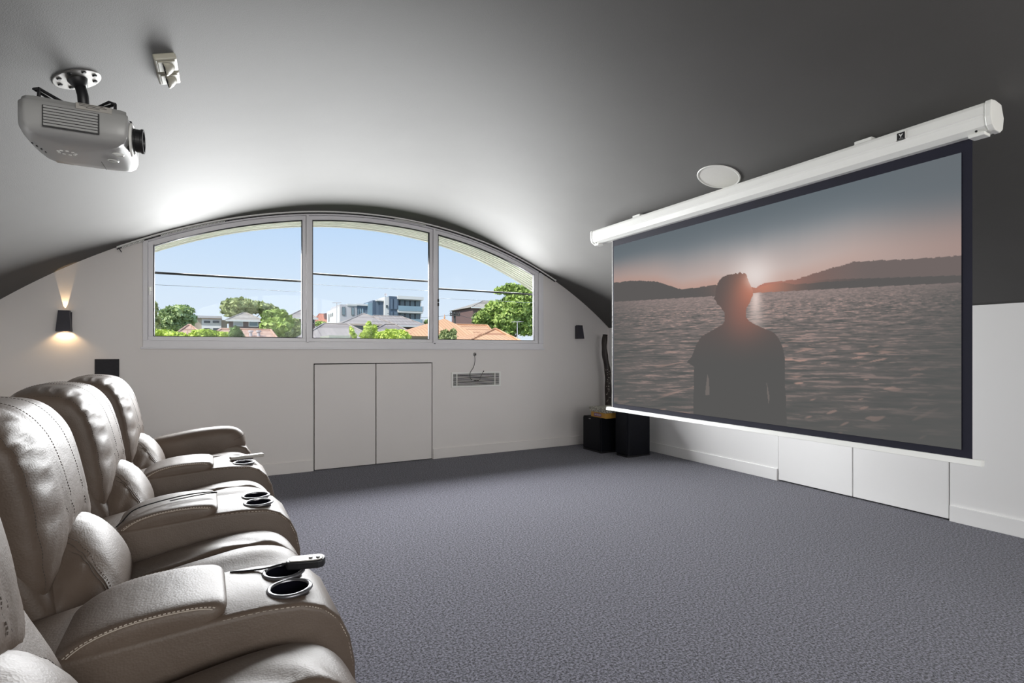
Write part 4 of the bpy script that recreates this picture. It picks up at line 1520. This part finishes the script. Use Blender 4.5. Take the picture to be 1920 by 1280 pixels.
for yt, yb_, yg in ((582, 585.5, 574.5), (606, 610, 598.5)):
    bbox(mbd, 'balcony_slab', M_offwhite, Y - 1.6, 746.5, 793.5, yt, yb_, 3)
    bbox(mbd, 'balcony_glass', M_balglass, Y - 1.65, 747, 792, yg, yt, .12)
    bbox(mbd, 'balcony_end_post', M_palegrey, Y - 1.65, 792, 794.4, yg, yt + 1, .2)
bbox(mbd, 'roof_post', M_offwhite, Y - 1.4, 788.5, 790, 560, 606, .2)
# its roof dish and aerial
p = at(723, 556.3, Y - .6)
ds = empty('satellite_dish', p)
tag(ds, 'grey satellite dish on the white stair tower', 'satellite dish')
local(MB().lathe([(0, -.15), (.15, -.13), (.28, -.04), (.31, .0), (.27, -.02), (0, -.1)], p + Vector((0, 0, .42)), (-.3, -1, .4), 18).build('dish', M_palegrey, smooth=True), ds)
local(MB().tube([p + Vector((0, .05, .06)), p + Vector((0, .05, .40))], .05, 6).build('mast', M_pole), ds)


def aerial(x, ytop, ybot, Y, span, label):
    a, b = at(x, ybot, Y), at(x, ytop, Y)
    e = empty('tv_aerial', a)
    tag(e, label, 'aerial')
    local(MB().tube([a, b], .045, 6).build('mast', M_palegrey), e)
    local(MB().tube([b + Vector((-span, 0, 0)), b + Vector((span, 0, .05))], .035, 6).build('boom', M_palegrey), e)
    for k in range(7):
        c = b + Vector((-span * .9 + span * 1.8 * k / 6, 0, .0))
        local(MB().tube([c + Vector((0, -.5, 0)), c + Vector((0, .5, 0))], .02, 5).build('element', M_palegrey), e)


aerial(631.5, 567.5, 640, 72, .55, 'tv aerial rising in front of the white building')
aerial(970, 603.5, 660, 44, .42, 'tv aerial in front of the big tree at right')

# brown and orange roofs in front
house('house with a wide grey-brown hip roof before the white building', 'brown_roof_house', M_tile_br, M_bluedark, 66, 640, 745, 606.5, 588.5, 680, 683, 13, over=.8)
house('house with a flatter grey-brown roof beside the orange one', 'brown_roof_house', M_tile_br, M_brick, 72, 690, 803, 608.5, 592.5, 700, 752, 14, over=.8)
house('low house with a grey-brown roof at the middle pane sill', 'brown_roof_house', M_tile_br, M_palegrey, 50, 560, 712, 636, 607.5, 607, 652, 11)
house('low house with a grey-brown roof behind the lime shrubs', 'brown_roof_house', M_tile_br, M_palegrey, 52, 670, 800, 635, 608.5, 722, 741, 11)
Y = 38
fr_ = empty('flat_roof', (at(640, 640, Y).x, Y, gz(Y)))
tag(fr_, 'flat cream carport roof just above the window sill', 'roof')
bbox(fr_, 'roof_deck', M_soffit, Y, 617, 662, 629, 633.5, 4)
bbox(fr_, 'post', M_palegrey, Y + 3, 620, 622, 634, 760, .2); bbox(fr_, 'post', M_palegrey, Y + 3, 655, 657, 634, 760, .2)
ho, _ = house('house with a large orange tiled roof beyond the right pane', 'orange_roof_house', M_tile_or, M_palegrey, 42, 762, 932, 630, 609.5, 845, 914, 11)
# raised pyramid hip at its left end
e0, e1 = at(764, 629.5, 41.6), at(905, 629.5, 41.6)
zp = at(833.5, 597, 46.5)
m = MB().add([(e0.x, 41.6, e0.z), (e1.x, 41.6, e0.z), (e1.x, 51.5, e0.z), (e0.x, 51.5, e0.z), (zp.x, 46.5, zp.z)], [(0, 1, 4), (1, 2, 4), (2, 3, 4), (3, 0, 4), (3, 2, 1, 0)])
local(m.build('main_hip', M_tile_or), ho)
local(MB().lathe([(.05, 0), (.09, .1), (.05, .2), (.02, .35), (0, .42)], zp, n=8).build('finial', M_tile_or), ho)
house('smaller orange tiled hip roof at the right pane sill', 'orange_roof_house', M_tile_or, M_palegrey, 30, 876, 978, 640, 617, 928, 929.5, 7)
hb_, _ = house('brick building half hidden by the big tree', 'brick_block', M_tile_gr, M_brick, 95, 884, 960, 575.5, 565, 905, 940, 12, over=.5)

# utility pole with its wires
p0, p1 = at(852.5, 640, 78), at(852.5, 584.5, 78)
up = empty('utility_pole', (p0.x, 78, gz(78)))
tag(up, 'dark utility pole standing behind the orange roof', 'utility pole')
local(MB().tube([(p0.x, 78, gz(78) - .3), p1], .18, 8).build('mast', M_pole), up)
for f in (588, 591.5):
    q = at(852.5, f, 78)
    local(MB().box(q.x - .85, q.x + .85, 77.75, 77.95, q.z - .08, q.z + .08).build('crossarm', M_pole), up)
    for k in (-.75, -.35, .35, .75):
        local(MB().lathe([(.05, 0), (.07, .1), (.03, .22), (0, .24)], (q.x + k, 77.85, q.z + .08), n=6).build('insulator', M_pole), up)
q = at(852.5, 589, 78)
local(MB().tube(catmull([(q.x, 77.8, q.z), (q.x - 5, 77.5, q.z - .7), (q.x - 11, 77, q.z - .3)], 16, closed=False), .025, 5).build('wire', M_cableg), up)
local(MB().tube(catmull([(q.x, 77.8, q.z), (q.x + 6, 79, q.z - .9), (q.x + 14, 80, q.z - .8)], 16, closed=False), .025, 5).build('wire', M_cableg), up)


# trees: trunk, limbs and a crown of leaf blades
def tree(label, blobs, Y, fm, leaf, n, name='tree', trunk=None, seed=1, limbs=5, cat='tree'):
    """blobs: (pixel x, pixel y, radius x px, radius y px, depth offset)"""
    rn = np.random.RandomState(seed)
    cs_, rs_ = [], []
    for (x, y, rx, ry, dy) in blobs:
        c = at(x, y, Y + dy)
        s = (c.x * math.sin(YAW) + c.y * math.cos(YAW)) / F_PX
        cs_.append(c); rs_.append((rx * s, max(rx, ry) * s * .9, ry * s))
    bx = trunk if trunk else blobs[0][0]
    base_ = Vector((at(bx, 630, Y).x, Y, gz(Y) - .2))
    t = empty(name, base_)
    tag(t, label, cat)
    leaf, n = leaf * .68, int(n * 2.0)
    vol = np.array([r[0] * r[2] for r in rs_]); vol = vol / vol.sum()
    V, Fc = [], []
    for c, r, q in zip(cs_, rs_, vol):
        k = max(12, int(n * q))
        d = rn.normal(size=(k, 3)); d /= np.linalg.norm(d, axis=1)[:, None]
        rad = rn.uniform(.55, 1.04, k) ** .8
        # clumps: gaps between leaf bunches
        bump = 1 + .13 * np.sin(d[:, 0] * 9 + seed) * np.sin(d[:, 1] * 8 + 2 * seed) + .10 * np.sin(d[:, 2] * 12 + seed)
        P = np.array(c) + d * np.array(r) * (rad * bump)[:, None]
        a = rn.normal(size=(k, 3)); a = a * .9 + d * .5; a /= np.linalg.norm(a, axis=1)[:, None]
        u = np.cross(a, rn.normal(size=(k, 3))); u /= np.linalg.norm(u, axis=1)[:, None]
        w = np.cross(a, u)
        sz = leaf * rn.uniform(.6, 1.35, k)[:, None]
        o = len(V)
        q4 = np.stack([P - u * sz - w * sz * .25, P - w * sz * .6, P + u * sz, P + w * sz * .6], 1)
        V += q4.reshape(-1, 3).tolist()
        Fc += [(o + 4 * i, o + 4 * i + 1, o + 4 * i + 2, o + 4 * i + 3) for i in range(k)]
    me = bpy.data.meshes.new('crown')
    me.from_pydata(V, [], Fc)
    me.materials.append(fm)
    o = bpy.data.objects.new('crown', me); col.objects.link(o); local(o, t)
    o['kind'] = 'stuff'
    m = MB()
    top = cs_[0]
    m.tube([base_, base_.lerp(top, .5) + Vector((.1, 0, 0)), top], [.06 * rs_[0][0] + .06, .05 * rs_[0][0] + .05, .02], 8)
    local(m.build('trunk', M_bark, smooth=True), t)
    for i, (c, r) in enumerate(zip(cs_[:limbs], rs_[:limbs])):
        st = base_.lerp(top, .55)
        local(MB().tube([st, st.lerp(c, .6) + Vector((0, 0, .1)), c + Vector((0, 0, r[2] * .5))], [.05 * r[0] + .03, .03 * r[0] + .02, .01], 6).build('limb', M_bark, smooth=True), t)
    return t


tree('leafy tree cut by the left edge of the window', [(283, 580, 8, 18, 0), (287, 606, 10, 16, 0), (278, 622, 14, 12, 0)], 60, F_olive, .38, 1100, seed=2)
tree('round pale green tree left of the white block', [(331, 590, 25, 14, 0), (318, 602, 16, 14, -1), (345, 600, 18, 13, 1), (330, 614, 22, 14, 0), (341, 583, 17, 9, 0)], 72, F_pale, .42, 4200, seed=3)
tree('wide tree rising behind the brick house', [(452, 574, 30, 13, 0), (440, 570, 18, 9, 1), (478, 576, 26, 10, 0), (500, 580, 18, 9, 1), (445, 584, 24, 10, 0), (508, 588, 12, 10, 0), (424, 578, 8, 5, 0)], 92, F_olive, .50, 4800, seed=4)
tree('bright green bushy tree beside the left mullion', [(512, 596, 19, 14, 0), (523, 590, 14, 9, 0), (516, 612, 22, 16, -1), (534, 604, 14, 13, 1), (505, 622, 18, 12, 0)], 58, F_mid, .34, 4600, seed=5)
tree('looser green tree in front of the pointed brick house', [(545, 615, 17, 13, 0), (533, 625, 20, 12, 0), (558, 622, 10, 14, 0), (552, 604, 10, 6, 0)], 65, F_olive, .30, 2600, seed=6)
tree('low hedge of leafy shrubs along the left pane sill', [(300, 626, 22, 7, 0), (330, 630, 18, 6, -.5), (384, 626, 20, 8, 0), (372, 630, 16, 6, 0), (408, 630, 14, 7, .5), (420, 630, 10, 7, 0)], 34, F_lime, .17, 3000, name='shrub', seed=7, cat='shrub')
tree('dark spiky young tree before the pinkish roof', [(441, 622, 6, 9, 0), (446, 628, 8, 7, 0), (437, 630, 5, 6, 0)], 33, F_dark, .22, 420, seed=8)
tree('feathery lime shrub at the middle pane sill', [(691, 619, 8, 12, 0), (700, 626, 8, 9, 0), (686, 629, 10, 8, 0), (703, 616, 3, 6, 0), (692, 608, 3, 5, 0)], 26, F_lime, .12, 1300, name='shrub', seed=9, cat='shrub')
tree('low spreading lime shrub right of the feathery one', [(733, 626, 17, 8, 0), (750, 626, 13, 7, 0), (718, 630, 13, 7, 0), (760, 632, 9, 5, 0), (738, 633, 22, 6, 0)], 23.5, F_lime, .12, 2200, name='shrub', seed=10, cat='shrub')
tree('thin lime sprig standing alone at the sill', [(660, 622, 3, 8, 0), (664, 630, 4, 6, 0), (657, 615, 2, 4, 0)], 26, F_lime, .11, 170, name='shrub', seed=11, cat='shrub')
tree('small grey-green shrub before the orange roof', [(835, 628, 9, 10, 0), (846, 631, 9, 8, 0), (829, 634, 8, 6, 0), (850, 622, 6, 5, 0)], 27, F_olive, .13, 900, name='shrub', seed=12, cat='shrub')
tree('small far tree behind the utility pole', [(862, 604, 8, 4, 0), (868, 607, 7, 4, 0)], 110, F_mid, .5, 420, seed=13)
tree('tiny far tree beside the balconies', [(803, 604, 6, 5, 0), (799, 607, 5, 4, 0)], 118, F_dark, .5, 320, seed=14)
tree('hedge below the far red roof', [(600, 607, 8, 4, 0), (608, 609, 7, 4, 0)], 100, F_mid, .45, 420, name='shrub', seed=15, cat='shrub')
tree('big spreading tree filling the right pane', [(962, 580, 32, 26, 0), (944, 600, 30, 20, 0), (975, 556, 26, 20, 0), (958, 543, 18, 11, 0), (910, 600, 20, 13, 1), (928, 578, 18, 13, 0), (905, 592, 12, 9, 0), (985, 606, 26, 24, 0), (943, 621, 22, 12, 0), (1000, 575, 20, 30, 0), (935, 545, 8, 6, 0)], 56, F_mid, .33, 9500, seed=16, trunk=965, limbs=10)
tree('paler tree mixed into the right end of the view', [(900, 600, 14, 14, 0), (915, 588, 14, 10, 0)], 60, F_pale, .36, 1500, seed=17)
